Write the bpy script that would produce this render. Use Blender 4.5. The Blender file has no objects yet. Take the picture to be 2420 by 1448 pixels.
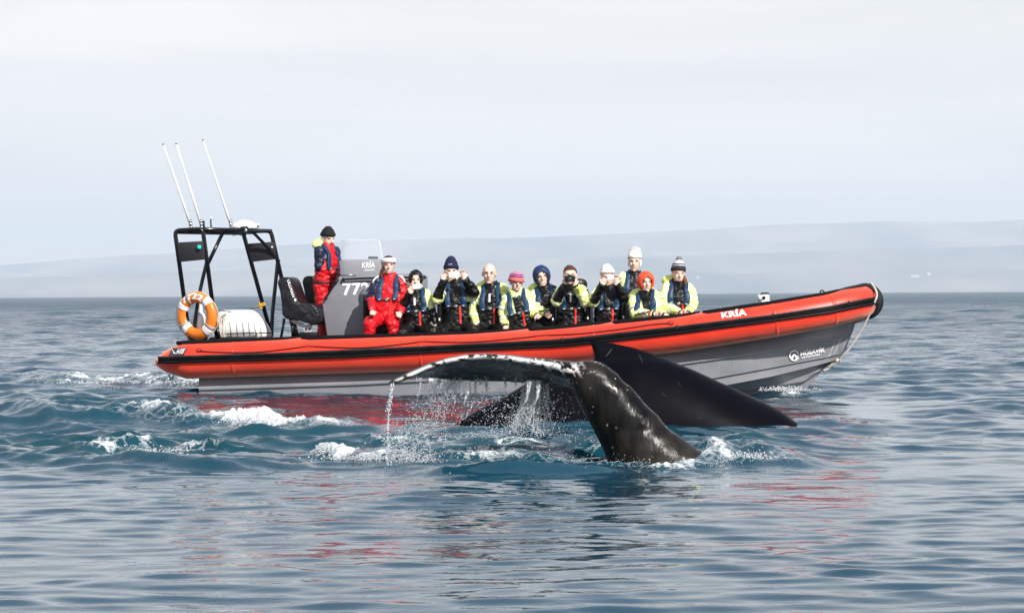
import bpy, bmesh, math, random, time
import numpy as np
from mathutils import Vector, Matrix
from mathutils.bvhtree import BVHTree
from mathutils import noise as mnoise
random.seed(7)
rng = np.random.default_rng(7)
SC = bpy.context.scene
COL = SC.collection
R = math.radians

# ------------------------------------------------------------------ camera
FPX, CAMH = 5760.0, 1.3333          # focal length in photo pixels, eye height above the sea
ROLL, PITCH = 0.0058, -29.0 / 5760.0
_f = Vector((0, math.cos(PITCH), math.sin(PITCH)))
_u0 = Vector((0, -math.sin(PITCH), math.cos(PITCH)))
_r = Vector((1, 0, 0)) * math.cos(ROLL) - _u0 * math.sin(ROLL)
_u = Vector((1, 0, 0)) * math.sin(ROLL) + _u0 * math.cos(ROLL)
cam_d = bpy.data.cameras.new('camera')
cam = bpy.data.objects.new('camera', cam_d)
COL.objects.link(cam)
m = Matrix((( _r.x, _u.x, -_f.x, 0), (_r.y, _u.y, -_f.y, 0), (_r.z, _u.z, -_f.z, CAMH), (0, 0, 0, 1)))
cam.matrix_world = m
cam_d.sensor_width = 36
cam_d.lens = 36 * FPX / 2420
cam_d.clip_start = 0.1
cam_d.clip_end = 60000
SC.camera = cam

def W(px, py, Y):
    """point of the place seen at photo pixel px,py at distance Y"""
    d = _f + _r * ((px - 1210) / FPX) + _u * ((724 - py) / FPX)
    return Vector((0, 0, CAMH)) + d * (Y / d.y)

def G(px, py, z=0.0):
    """point of the sea surface seen at photo pixel px,py"""
    d = _f + _r * ((px - 1210) / FPX) + _u * ((724 - py) / FPX)
    return Vector((0, 0, CAMH)) + d * ((z - CAMH) / d.z)

# ------------------------------------------------------------------ sky, sun, exposure
SUN_EL, SUN_AZ = 38.0, 33.0         # azimuth to the right of straight behind the camera
sdir = Vector((math.sin(R(SUN_AZ)) * math.cos(R(SUN_EL)), -math.cos(R(SUN_AZ)) * math.cos(R(SUN_EL)), math.sin(R(SUN_EL))))
sun_d = bpy.data.lights.new('sun', 'SUN')
sun_d.energy = 5.0
sun_d.angle = R(0.6)
sun_d.color = (1.0, 0.955, 0.89)
sun = bpy.data.objects.new('sun', sun_d)
sun.rotation_euler = sdir.to_track_quat('Z', 'Y').to_euler()
sun.location = sdir * 400
COL.objects.link(sun)

world = bpy.data.worlds.new('World')
SC.world = world
world.use_nodes = True
nt = world.node_tree
nt.nodes.clear()
def N(t, **k):
    n = nt.nodes.new(t)
    for a, b in k.items():
        setattr(n, a, b)
    return n
sky = N('ShaderNodeTexSky', sky_type='NISHITA', sun_disc=False, sun_elevation=R(SUN_EL), sun_rotation=R(180 - SUN_AZ),
        altitude=0, air_density=1.0, dust_density=0.6, ozone_density=1.0)
tc = N('ShaderNodeTexCoord')
mp = N('ShaderNodeMapping'); mp.inputs['Scale'].default_value = (3.2, 3.2, 26.0)
n1 = N('ShaderNodeTexNoise'); n1.inputs['Scale'].default_value = 1.0; n1.inputs['Detail'].default_value = 4.0; n1.inputs['Roughness'].default_value = 0.5
n1.inputs['Distortion'].default_value = 0.4
rp = N('ShaderNodeValToRGB')
rp.color_ramp.elements[0].position = 0.34; rp.color_ramp.elements[0].color = (7.15, 7.0, 6.9, 1)
rp.color_ramp.elements[1].position = 0.66; rp.color_ramp.elements[1].color = (8.65, 8.25, 8.0, 1)
mix = N('ShaderNodeMix', data_type='RGBA'); mix.inputs[0].default_value = 0.86
bg = N('ShaderNodeBackground'); bg.inputs['Strength'].default_value = 0.1
out = N('ShaderNodeOutputWorld')
L = nt.links.new
L(tc.outputs['Generated'], mp.inputs['Vector']); L(mp.outputs[0], n1.inputs['Vector'])
L(n1.outputs['Fac'], rp.inputs['Fac'])
sx = N('ShaderNodeSeparateXYZ'); L(tc.outputs['Generated'], sx.inputs[0])
mh = N('ShaderNodeMapRange'); mh.inputs[1].default_value = 0.12; mh.inputs[2].default_value = 0.38; mh.inputs[3].default_value = 0.94; mh.inputs[4].default_value = 0.30
L(sx.outputs['Z'], mh.inputs[0]); L(mh.outputs[0], mix.inputs[0])   # the veil of high cloud thins towards the zenith
L(sky.outputs[0], mix.inputs[6]); L(rp.outputs[0], mix.inputs[7]); L(mix.outputs[2], bg.inputs['Color'])
L(bg.outputs[0], out.inputs['Surface'])

SC.view_settings.view_transform = 'Standard'
SC.view_settings.look = 'None'
SC.view_settings.exposure = 0.36
SC.view_settings.gamma = 1.0
SC.view_settings.use_curve_mapping = False
SC.cycles.use_denoising = True
SC.cycles.max_bounces = 8
SC.cycles.volume_bounces = 2
SC.cycles.transparent_max_bounces = 12

# ------------------------------------------------------------------ helpers
ORG = {}
def tag(o, label=None, cat=None, group=None, kind=None):
    if label: o['label'] = label
    if cat: o['category'] = cat
    if group: o['group'] = group
    if kind: o['kind'] = kind
    return o
def empty(name, loc, label, cat, group=None):
    o = bpy.data.objects.new(name, None)
    COL.objects.link(o)
    o.empty_display_size = 0.2
    o.location = loc
    ORG[o.name] = Vector(loc)
    return tag(o, label, cat, group)
def mesh_data(name, V, F, mats=(), fm=None, smooth=True):
    me = bpy.data.meshes.new(name)
    me.from_pydata([tuple(v) for v in V], [], [tuple(f) for f in F])
    for x in mats: me.materials.append(x)
    if fm is not None: me.polygons.foreach_set('material_index', fm)
    if smooth: me.polygons.foreach_set('use_smooth', [True] * len(me.polygons))
    me.update()
    return me
class MB:
    """collects pieces of geometry in place and links them as one mesh object"""
    def __init__(s): s.V = []; s.F = []; s.M = []
    def add(s, V, F, mi=0):
        b = len(s.V)
        s.V += [Vector(v) for v in V]
        s.F += [tuple(i + b for i in f) for f in F]
        s.M += [mi] * len(F)
        return s
    def build(s, name, mats, parent=None, smooth=True, origin=None, kind=None, angle=None):
        if not isinstance(mats, (list, tuple)): mats = [mats]
        if origin is None:
            xs = [v.x for v in s.V]; ys = [v.y for v in s.V]; zs = [v.z for v in s.V]
            origin = Vector(((min(xs) + max(xs)) / 2, (min(ys) + max(ys)) / 2, min(zs)))
        me = mesh_data(name, [v - origin for v in s.V], s.F, mats, s.M, smooth)
        if angle is not None and smooth:
            me.set_sharp_from_angle(angle=R(angle))
        o = bpy.data.objects.new(name, me)
        COL.objects.link(o)
        ORG[o.name] = Vector(origin)
        if parent is not None:
            o.parent = parent
            o.location = origin - ORG[parent.name]
        else:
            o.location = origin
        if kind: o['kind'] = kind
        return o

def frames(P):
    T = []
    for i in range(len(P)):
        a = P[max(i - 1, 0)]; b = P[min(i + 1, len(P) - 1)]
        t = (b - a)
        T.append(t.normalized() if t.length > 1e-9 else Vector((1, 0, 0)))
    up = Vector((0, 0, 1)) if abs(T[0].z) < 0.9 else Vector((0, 1, 0))
    n = (up - T[0] * up.dot(T[0])).normalized()
    out = []
    for t in T:
        n = (n - t * n.dot(t)).normalized()
        out.append((t, n, t.cross(n)))
    return out
def sweep(P, rad, seg=10, caps=True, closed=False):
    P = [Vector(p) for p in P]
    if not isinstance(rad, (list, tuple)): rad = [rad] * len(P)
    fr = frames(P)
    V = []; F = []
    for p, r, (t, n, b) in zip(P, rad, fr):
        for k in range(seg):
            a = 2 * math.pi * k / seg
            V.append(p + n * (r * math.cos(a)) + b * (r * math.sin(a)))
    m_ = len(P)
    for i in range(m_ - 1 + (1 if closed else 0)):
        j = (i + 1) % m_
        for k in range(seg):
            k2 = (k + 1) % seg
            F.append((i * seg + k, i * seg + k2, j * seg + k2, j * seg + k))
    if caps and not closed:
        F.append(tuple(range(seg))[::-1]); F.append(tuple((m_ - 1) * seg + k for k in range(seg)))
    return V, F
def loft(rings, caps=True, closed_ring=True):
    V = []; F = []
    s = len(rings[0])
    for r in rings: V += [Vector(v) for v in r]
    for i in range(len(rings) - 1):
        for k in range(s if closed_ring else s - 1):
            k2 = (k + 1) % s
            F.append((i * s + k, i * s + k2, (i + 1) * s + k2, (i + 1) * s + k))
    if caps and closed_ring:
        F.append(tuple(range(s))[::-1]); F.append(tuple((len(rings) - 1) * s + k for k in range(s)))
    return V, F
def smooth_path(P, n=6):
    P = [Vector(p) for p in P]
    out = []
    for i in range(len(P) - 1):
        p0 = P[max(i - 1, 0)]; p1 = P[i]; p2 = P[i + 1]; p3 = P[min(i + 2, len(P) - 1)]
        for k in range(n):
            t = k / n
            out.append(0.5 * ((2 * p1) + (p2 - p0) * t + (2 * p0 - 5 * p1 + 4 * p2 - p3) * t * t + (3 * p1 - p0 - 3 * p2 + p3) * t ** 3))
    out.append(P[-1])
    return out
def box(c, ax, ay, az):
    c = Vector(c); V = []
    for i in (-1, 1):
        for j in (-1, 1):
            for k in (-1, 1):
                V.append(c + ax * i + ay * j + az * k)
    return V, [(0, 1, 3, 2), (4, 6, 7, 5), (0, 4, 5, 1), (2, 3, 7, 6), (0, 2, 6, 4), (1, 5, 7, 3)]
def rbox(c, ax, ay, az, bev=0.01, seg=2):
    """box with rounded edges"""
    bm = bmesh.new()
    bmesh.ops.create_cube(bm, size=2)
    lx, ly, lz = ax.length, ay.length, az.length
    for v in bm.verts: v.co = Vector((v.co.x * lx, v.co.y * ly, v.co.z * lz))
    bmesh.ops.bevel(bm, geom=bm.edges[:], offset=bev, segments=seg, affect='EDGES', profile=0.5)
    X, Yv, Z = ax.normalized(), ay.normalized(), az.normalized()
    bm.verts.index_update()
    V = [Vector(c) + X * v.co.x + Yv * v.co.y + Z * v.co.z for v in bm.verts]
    F = [tuple(v.index for v in f.verts) for f in bm.faces]
    bm.free()
    return V, F
def prism(poly, dvec, bev=0.0, seg=3):
    """closed outline pushed along dvec, edges rounded"""
    bm = bmesh.new()
    a = [bm.verts.new(p) for p in poly]
    f = bm.faces.new(a)
    r = bmesh.ops.extrude_face_region(bm, geom=[f])
    nv = [g for g in r['geom'] if isinstance(g, bmesh.types.BMVert)]
    for v in nv: v.co += dvec
    bmesh.ops.recalc_face_normals(bm, faces=bm.faces[:])
    if bev > 0:
        bmesh.ops.bevel(bm, geom=bm.edges[:], offset=bev, segments=seg, affect='EDGES', profile=0.5, clamp_overlap=True)
    bm.verts.index_update()
    V = [v.co.copy() for v in bm.verts]; F = [tuple(v.index for v in f.verts) for f in bm.faces]
    bm.free()
    return V, F
def ellipsoid(c, ax, ay, az, nu=14, nv=9):
    c = Vector(c); V = [c + az]; F = []
    for i in range(1, nv):
        th = math.pi * i / nv
        for k in range(nu):
            ph = 2 * math.pi * k / nu
            V.append(c + ax * (math.sin(th) * math.cos(ph)) + ay * (math.sin(th) * math.sin(ph)) + az * math.cos(th))
    V.append(c - az)
    for k in range(nu):
        F.append((0, 1 + k, 1 + (k + 1) % nu))
    for i in range(nv - 2):
        for k in range(nu):
            a = 1 + i * nu + k; b = 1 + i * nu + (k + 1) % nu
            F.append((a, a + nu, b + nu, b))
    last = len(V) - 1; base = 1 + (nv - 2) * nu
    for k in range(nu):
        F.append((base + k, last, base + (k + 1) % nu))
    return V, F
def capsule(a, b, ra, rb, seg=12):
    a = Vector(a); b = Vector(b)
    t = (b - a)
    L_ = t.length
    t = t.normalized() if L_ > 1e-6 else Vector((0, 0, 1))
    P = []; Rr = []
    for k in range(4):
        w = math.pi / 2 * (k + 0.35) / 4.35
        P.append(a - t * ra * math.cos(w)); Rr.append(ra * math.sin(w))
    P.append(a); Rr.append(ra); P.append(b); Rr.append(rb)
    for k in range(3, -1, -1):
        w = math.pi / 2 * (k + 0.35) / 4.35
        P.append(b + t * rb * math.cos(w)); Rr.append(rb * math.sin(w))
    return sweep(P, Rr, seg)

# ------------------------------------------------------------------ materials
MATS = {}
def mat(name, col, rough=0.5, metal=0.0, spec=0.5, var=0.12, vscale=6.0, bump=0.0, bscale=40.0, bdist=0.01, coat=0.0,
        stretch=(1, 1, 1), col2=None, sheen=0.0, ior=1.45, detail=4.0, trans=0.0, alpha=1.0):
    m_ = bpy.data.materials.new(name)
    m_.use_nodes = True
    t = m_.node_tree; n = t.nodes; l = t.links.new
    b = n['Principled BSDF']
    b.inputs['Roughness'].default_value = rough
    b.inputs['Metallic'].default_value = metal
    b.inputs['Specular IOR Level'].default_value = spec
    b.inputs['IOR'].default_value = ior
    b.inputs['Coat Weight'].default_value = coat
    b.inputs['Sheen Weight'].default_value = sheen
    b.inputs['Sheen Roughness'].default_value = 0.5
    b.inputs['Transmission Weight'].default_value = trans
    b.inputs['Alpha'].default_value = alpha
    tcn = n.new('ShaderNodeTexCoord'); mpn = n.new('ShaderNodeMapping'); mpn.inputs['Scale'].default_value = stretch
    l(tcn.outputs['Object'], mpn.inputs['Vector'])
    nz = n.new('ShaderNodeTexNoise'); nz.inputs['Scale'].default_value = vscale; nz.inputs['Detail'].default_value = 5
    l(mpn.outputs[0], nz.inputs['Vector'])
    r_ = n.new('ShaderNodeValToRGB')
    c2 = col2 if col2 else tuple(c * (1 + var) for c in col)
    c1 = col if col2 else tuple(c * (1 - var) for c in col)
    r_.color_ramp.elements[0].position = 0.35; r_.color_ramp.elements[0].color = (*c1, 1)
    r_.color_ramp.elements[1].position = 0.65; r_.color_ramp.elements[1].color = (*c2, 1)
    l(nz.outputs['Fac'], r_.inputs['Fac']); l(r_.outputs[0], b.inputs['Base Color'])
    if bump > 0:
        nb = n.new('ShaderNodeTexNoise'); nb.inputs['Scale'].default_value = bscale; nb.inputs['Detail'].default_value = detail
        l(mpn.outputs[0], nb.inputs['Vector'])
        bp = n.new('ShaderNodeBump'); bp.inputs['Strength'].default_value = bump; bp.inputs['Distance'].default_value = bdist
        l(nb.outputs['Fac'], bp.inputs['Height']); l(bp.outputs[0], b.inputs['Normal'])
    MATS[name] = m_
    return m_
# ------------------------------------------------------------------ the sea
WSHORE = 15800.0
NC = 90
lam = np.exp(rng.uniform(math.log(0.24), math.log(5.5), NC))
ang = rng.normal(0, 0.62, NC) + np.where(rng.random(NC) < 0.8, 0.12, -0.5)
kk = 2 * np.pi / lam
kx = kk * np.sin(ang); ky = -kk * np.cos(ang)
ph = rng.uniform(0, 2 * np.pi, NC)
slope = 0.0205 * rng.uniform(0.6, 1.35, NC) * np.where(lam > 2.5, 0.7, 1.0)
NS = 60                         # extra set: long-crested ripples of the calm foreground
lam2 = np.exp(rng.uniform(math.log(0.13), math.log(0.55), NS)); ang2 = rng.normal(0.14, 0.52, NS); k2 = 2 * np.pi / lam2
lam = np.concatenate([lam, lam2]); kk = np.concatenate([kk, k2]); ang = np.concatenate([ang, ang2])
kx = np.concatenate([kx, k2 * np.sin(ang2)]); ky = np.concatenate([ky, -k2 * np.cos(ang2)]); ph = np.concatenate([ph, rng.uniform(0, 2 * np.pi, NS)])
slope = np.concatenate([slope, 0.0170 * rng.uniform(0.6, 1.4, NS)])
amp = slope / kk

NF = 14                         # low swell of the open water far out
lam3 = np.exp(rng.uniform(math.log(5.0), math.log(14), NF)); ang3 = rng.normal(0.1, 0.5, NF); k3 = 2 * np.pi / lam3
lam = np.concatenate([lam, lam3]); kk = np.concatenate([kk, k3])
kx = np.concatenate([kx, k3 * np.sin(ang3)]); ky = np.concatenate([ky, -k3 * np.cos(ang3)]); ph = np.concatenate([ph, rng.uniform(0, 2 * np.pi, NF)])
amp = np.concatenate([amp, 0.020 / k3])
def smst(a, b, x):
    t = np.clip((x - a) / (b - a), 0, 1)
    return t * t * (3 - 2 * t)
# raised wake crests and foam, given by what the photograph shows: (points in pixels, width m, height m, foam amount)
CRESTS = [
    ([(120, 912), (230, 905), (320, 906), (400, 914)], 0.42, 0.09, 0.85),
    ([(400, 906), (470, 916)], 0.6, 0.05, 0.75),
    ([(0, 905), (60, 900), (130, 908)], 0.7, 0.13, 0.10),
    ([(240, 995), (330, 992), (420, 1000), (480, 1004)], 0.24, 0.12, 0.62),
    ([(490, 1000), (560, 1000), (640, 1008), (720, 1010), (800, 1018)], 0.36, 0.15, 1.15),
    ([(0, 985), (90, 990), (160, 1004)], 0.4, 0.12, 0.0),
    ([(400, 1030), (520, 1022), (640, 1028)], 0.5, 0.10, 0.05),
    ([(215, 1092), (270, 1086), (340, 1080), (395, 1074)], 0.16, 0.13, 0.78),
    ([(410, 1066), (470, 1060), (520, 1064)], 0.22, 0.10, 0.62),
    ([(280, 1058), (340, 1055), (390, 1060)], 0.18, 0.06, 0.45),
    ([(740, 1072), (772, 1084), (850, 1095), (930, 1097), (1010, 1096)], 0.15, 0.09, 1.0),
    ([(1010, 1090), (1120, 1094), (1250, 1096), (1440, 1100)], 0.18, 0.06, 0.40),
    ([(1040, 1062), (1120, 1058), (1210, 1064), (1300, 1074)], 0.18, 0.05, 0.42),
    ([(900, 1040), (1000, 1036), (1100, 1040)], 0.4, 0.06, 0.40),
    ([(1460, 1098), (1540, 1108), (1620, 1106), (1690, 1092)], 0.14, 0.05, 0.62),
    ([(1680, 1098), (1740, 1082), (1800, 1090), (1860, 1100)], 0.28, 0.12, 0.45),
    ([(1640, 1085), (1700, 1095), (1760, 1102), (1815, 1104)], 0.10, 0.02, 0.6),
    ([(1790, 938), (1850, 930), (1905, 926)], 0.22, 0.02, 0.55),
    ([(1880, 1000), (1930, 1004), (1990, 1006)], 0.35, 0.05, 0.35),
    ([(1010, 1120), (1120, 1122), (1300, 1124), (1500, 1122)], 0.22, 0.09, 0.0),
    ([(60, 1098), (200, 1104), (420, 1112), (650, 1110)], 0.25, 0.08, 0.0),
    ([(440, 930), (650, 938), (900, 948), (1100, 955)], 0.8, 0.05, 0.0),
]
CR = []
for pts, w_, h_, fo in CRESTS:
    P = smooth_path([G(*p) for p in pts], 5)
    CR.append((np.array([(p.x, p.y) for p in P]), w_, h_, fo))

def vnoise(x, y, seed=0):
    """cheap smooth value noise on arrays"""
    xi = np.floor(x).astype(np.int64); yi = np.floor(y).astype(np.int64)
    fx = x - xi; fy = y - yi
    fx = fx * fx * (3 - 2 * fx); fy = fy * fy * (3 - 2 * fy)
    def h(a, b):
        n = (a * 374761393 + b * 668265263 + seed * 1442695041) & 0x7fffffff
        n = ((n ^ (n >> 13)) * 1274126177) & 0x7fffffff
        n = (n ^ (n >> 16)) & 0xffff
        return n / 65535.0
    return (h(xi, yi) * (1 - fx) + h(xi + 1, yi) * fx) * (1 - fy) + (h(xi, yi + 1) * (1 - fx) + h(xi + 1, yi + 1) * fx) * fy
def fbm(x, y, seed=0, o=4):
    s = 0; a = 0.5; t = 0
    for i in range(o):
        s = s + a * vnoise(x * 2 ** i + 17.3 * i, y * 2 ** i - 9.1 * i, seed + i); t += a; a *= 0.55
    return s / t

def sea(x, y, cell):
    """height, sideways shift and foam of the sea at x,y (arrays); cell = local mesh spacing"""
    r = np.sqrt(x * x + y * y)
    # calm slick in the foreground, disturbed water round the whales and the wake, wind chop far out
    px = 1210 + x / np.maximum(y, 1) * FPX
    disturbed = np.exp(-((y - 21.5) / 3.0) ** 2) * (1 - smst(1750, 2150, px)) * (0.75 + 0.6 * (1 - smst(300, 1000, px)))
    disturbed += 0.8 * np.exp(-((y - 30) / 4.0) ** 2) * (1 - smst(250, 900, px))
    edge = smst(17.4, 18.6, y + 0.5 * np.sin(x * 1.1))
    disturbed = disturbed * edge
    chop = 0.31 + 0.62 * smst(15, 28, y) + 0.45 * smst(50, 130, y)
    calm = np.exp(-((y - 27.5) / 3.2) ** 2) * (smst(330, 520, px) * (1 - smst(1150, 1300, px)) + smst(1750, 1850, px) * (1 - smst(2050, 2250, px)))
    chop = chop * (1 - 0.66 * calm) * (1 - 0.18 * (1 - smst(15, 19, y)))
    disturbed = disturbed + 0.7 * edge * np.exp(-((y - 20.3) / 1.3) ** 2) * smst(850, 1000, px) * (1 - smst(1700, 1850, px))
    z = np.zeros_like(x); dx = np.zeros_like(x); dy = np.zeros_like(x)
    patch = 0.65 + 0.7 * fbm(x * 0.35, y * 0.2, 5, 3)
    streaky = (1 - smst(19, 30, y)) * np.clip(-0.15 + 2.0 * fbm(x * 0.55 + 3, y * 0.8, 57, 3), 0.1, 2)
    for i in range(NC + NS + NF):
        A = amp[i] * np.clip((lam[i] / np.maximum(cell, 1e-6) - 2) / 2, 0, 1)
        loc = chop.copy()
        if lam[i] < 0.55:
            loc = loc * (0.22 + 1.15 * smst(16, 24, y)) * patch
        elif lam[i] < 1.1:
            loc = loc * (0.6 + 0.75 * smst(16, 24, y))
        if i >= NC: loc = streaky.copy() if i < NC + NS else smst(55, 110, y)
        loc = loc + disturbed * (1.75 if lam[i] < .6 else 1.1 if lam[i] < 1.6 else 0.45)
        loc = loc * (1 - 0.35 * calm)
        p = kx[i] * x + ky[i] * y + ph[i]
        c = np.cos(p); s = np.sin(p)
        z += A * loc * c
        dx -= A * loc * s * kx[i] / kk[i] * 0.8
        dy -= A * loc * s * ky[i] / kk[i] * 0.8
    foam = np.zeros_like(x)
    aer = 0.8 * np.clip(disturbed, 0, 1.2)
    near = (y > 8) & (y < 60) & (np.abs(x) < 0.4 * y)
    idx = np.nonzero(near)[0]
    X = x[idx]; Y = y[idx]
    zf = np.zeros_like(X); ff = np.zeros_like(X)
    n1_ = fbm(X * 3.2, Y * 5, 11, 4); n2_ = fbm(X * 1.6, Y * 1.2, 23, 3); n3_ = fbm(X * 14, Y * 18, 31, 3)
    for P, w_, h_, fo in CR:
        lo = P.min(0) - 3 * w_ - 0.3; hi = P.max(0) + 3 * w_ + 0.3
        q = np.nonzero((X > lo[0]) & (X < hi[0]) & (Y > lo[1]) & (Y < hi[1]))[0]
        if len(q) == 0: continue
        xx = X[q]; yy = Y[q]
        best = np.full(len(q), 1e9); bt = np.zeros(len(q)); bs = np.zeros(len(q))
        m_ = len(P) - 1
        for j in range(m_):
            a = P[j]; b = P[j + 1]; d = b - a; L2 = max((d ** 2).sum(), 1e-9)
            t = np.clip(((xx - a[0]) * d[0] + (yy - a[1]) * d[1]) / L2, 0, 1)
            ex = xx - a[0] - t * d[0]; ey = yy - a[1] - t * d[1]
            D = np.sqrt(ex * ex + ey * ey)
            u = D < best
            best = np.where(u, D, best); bt = np.where(u, (j + t) / m_, bt); bs = np.where(u, ey, bs)
        env = np.sin(np.pi * np.clip(bt * 0.86 + 0.07, 0, 1)) ** 0.6
        wv = w_ * (0.55 + 0.9 * n2_[q])
        # steep towards the camera, gentle behind
        sd = np.where(bs < 0, best / (wv * 0.62), best / (wv * 1.25))
        g = np.exp(-sd ** 2) * env
        zf[q] += h_ * g * (0.55 + 0.6 * n2_[q] + 0.4 * n3_[q])
        if fo > 0:
            ff[q] = np.maximum(ff[q], fo * np.exp(-(best / (wv * 0.95)) ** 2) * env * np.clip(-0.25 + 2.1 * n1_[q], 0, 2) * (0.45 + 1.15 * n3_[q]))
    # scattered churned foam between the two whales
    cx = G(1130, 1070); 
    tur = np.exp(-((X - cx.x) / 1.3) ** 2 - ((Y - cx.y) / 1.5) ** 2)
    ff = np.maximum(ff, tur * smst(0.48, 0.72, n1_) * 0.75)
    zf += ff * (n3_ - 0.4) * 0.05
    z[idx] += zf; foam[idx] = ff
    aer[idx] = np.maximum(aer[idx], np.clip(smst(0.05, 0.5, ff) * 0.9, 0, 1))
    return z, dx, dy, foam, aer

def build_sea():
    rr = list(np.linspace(0.4, 7.5, 14)); r_ = 8.0
    while r_ < 60: rr.append(r_); r_ *= 1.0031
    while r_ < 180: rr.append(r_); r_ *= 1.0045
    while r_ < 600: rr.append(r_); r_ *= 1.006
    while r_ < WSHORE: rr.append(r_); r_ *= 1.03
    rr.append(WSHORE)
    rr = np.array(rr)
    dense = np.linspace(-R(13.4), R(13.4), 610)
    mid = np.linspace(R(13.4), R(27), 110)[1:]
    rest = np.linspace(R(27), 2 * math.pi - R(27), 60)[1:-1]
    th = np.concatenate([dense, mid, rest, 2 * math.pi - mid[::-1]])
    nr, nt_ = len(rr), len(th)
    TH, RR = np.meshgrid(th, rr)
    dth = np.concatenate([np.full(len(dense), dense[1] - dense[0]), np.full(len(mid), mid[1] - mid[0]), np.full(len(rest), rest[1] - rest[0]), np.full(len(mid), mid[1] - mid[0])])
    drr = np.gradient(rr)
    cell = np.maximum(drr[:, None] * 0.85, RR * dth[None, :] * 1.2)
    x = (RR * np.sin(TH)).ravel(); y = (RR * np.cos(TH)).ravel()
    z, dx, dy, foam, aer = sea(x, y, cell.ravel())
    co = np.stack([x + dx, y + dy, z], 1)
    i = np.arange(nr - 1)[:, None] * nt_; j = np.arange(nt_)[None, :]; j2 = (j + 1) % nt_
    F = np.stack([i + j, i + nt_ + j, i + nt_ + j2, i + j2], -1).reshape(-1, 4)
    me = bpy.data.meshes.new('water')
    me.vertices.add(len(co) + 1); me.loops.add(F.size + 3 * nt_); me.polygons.add(len(F) + nt_)
    co = np.vstack([co, [0, 0, 0]])
    me.vertices.foreach_set('co', co.ravel())
    c = len(co) - 1
    fan = np.stack([np.arange(nt_), (np.arange(nt_) + 1) % nt_, np.full(nt_, c)], 1)
    me.loops.foreach_set('vertex_index', np.concatenate([F.ravel(), fan.ravel()]))
    me.polygons.foreach_set('loop_start', np.concatenate([np.arange(len(F)) * 4, F.size + np.arange(nt_) * 3]))
    me.polygons.foreach_set('use_smooth', np.ones(len(F) + nt_, bool))
    me.update(calc_edges=True)
    at = me.attributes.new('foam', 'FLOAT', 'POINT')
    at.data.foreach_set('value', np.append(foam, 0))
    at2 = me.attributes.new('churn', 'FLOAT', 'POINT'); at2.data.foreach_set('value', np.append(aer, 0))
    o = bpy.data.objects.new('water', me)
    COL.objects.link(o); o['kind'] = 'structure'
    # material
    m_ = bpy.data.materials.new('sea_water'); m_.use_nodes = True
    t = m_.node_tree; n = t.nodes; l = t.links.new
    b = n['Principled BSDF']
    b.inputs['IOR'].default_value = 1.34
    tcn = n.new('ShaderNodeTexCoord')
    def noise(scale, detail, st, rot=0.1):
        mpn = n.new('ShaderNodeMapping'); mpn.inputs['Scale'].default_value = st; mpn.inputs['Rotation'].default_value = (0, 0, rot)
        l(tcn.outputs['Object'], mpn.inputs['Vector'])
        z_ = n.new('ShaderNodeTexNoise'); z_.inputs['Scale'].default_value = scale; z_.inputs['Detail'].default_value = detail
        l(mpn.outputs[0], z_.inputs['Vector'])
        return z_
    # distance from the shelter of the foreground decides how rough the fine ripples are
    sep = n.new('ShaderNodeSeparateXYZ'); l(tcn.outputs['Object'], sep.inputs[0])
    mr = n.new('ShaderNodeMapRange'); mr.inputs[1].default_value = 30; mr.inputs[2].default_value = 60; mr.inputs[3].default_value = 0.07; mr.inputs[4].default_value = 1.0
    l(sep.outputs['Y'], mr.inputs[0])
    f1 = noise(7.0, 3, (1, 1.3, 1)); f2 = noise(1.6, 4, (1, 1.5, 1), -0.25)
    mr2 = n.new('ShaderNodeMapRange'); mr2.inputs[1].default_value = 35; mr2.inputs[2].default_value = 110; mr2.inputs[3].default_value = 0.0; mr2.inputs[4].default_value = 1.0
    l(sep.outputs['Y'], mr2.inputs[0])
    b1 = n.new('ShaderNodeBump'); b1.inputs['Distance'].default_value = 0.035
    ca = n.new('ShaderNodeAttribute'); ca.attribute_name = 'churn'
    cs = n.new('ShaderNodeMath'); cs.operation = 'MULTIPLY_ADD'; cs.use_clamp = True; cs.inputs[1].default_value = 0.4; l(ca.outputs['Fac'], cs.inputs[0]); l(mr.outputs[0], cs.inputs[2])
    f0 = noise(5.5, 2, (0.38, 1.0, 1), 0.12)      # fine wind lines
    b0 = n.new('ShaderNodeBump'); b0.inputs['Distance'].default_value = 0.0042; b0.inputs['Strength'].default_value = 1.0; l(f0.outputs['Fac'], b0.inputs['Height']); l(b0.outputs[0], b1.inputs['Normal'])
    l(cs.outputs[0], b1.inputs['Strength']); l(f1.outputs['Fac'], b1.inputs['Height'])
    b2 = n.new('ShaderNodeBump'); b2.inputs['Distance'].default_value = 0.26
    l(mr2.outputs[0], b2.inputs['Strength']); l(f2.outputs['Fac'], b2.inputs['Height']); l(b1.outputs[0], b2.inputs['Normal'])
    # body colour
    fc = noise(0.35, 3, (1, 1, 1))
    cr = n.new('ShaderNodeValToRGB')
    cr.color_ramp.elements[0].position = 0.3; cr.color_ramp.elements[0].color = (0.006, 0.038, 0.066, 1)
    cr.color_ramp.elements[1].position = 0.75; cr.color_ramp.elements[1].color = (0.009, 0.054, 0.086, 1)
    l(fc.outputs['Fac'], cr.inputs['Fac'])
    at_ = n.new('ShaderNodeAttribute'); at_.attribute_name = 'foam'
    fn = noise(26, 5, (1, 1, 1)); 
    sub = n.new('ShaderNodeMath'); sub.operation = 'MULTIPLY_ADD'; sub.inputs[1].default_value = -0.9; l(fn.outputs['Fac'], sub.inputs[0]); l(at_.outputs['Fac'], sub.inputs[2])
    f1_ = n.new('ShaderNodeMapRange'); f1_.inputs[1].default_value = -0.06; f1_.inputs[2].default_value = 0.30; l(sub.outputs[0], f1_.inputs[0])
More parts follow.
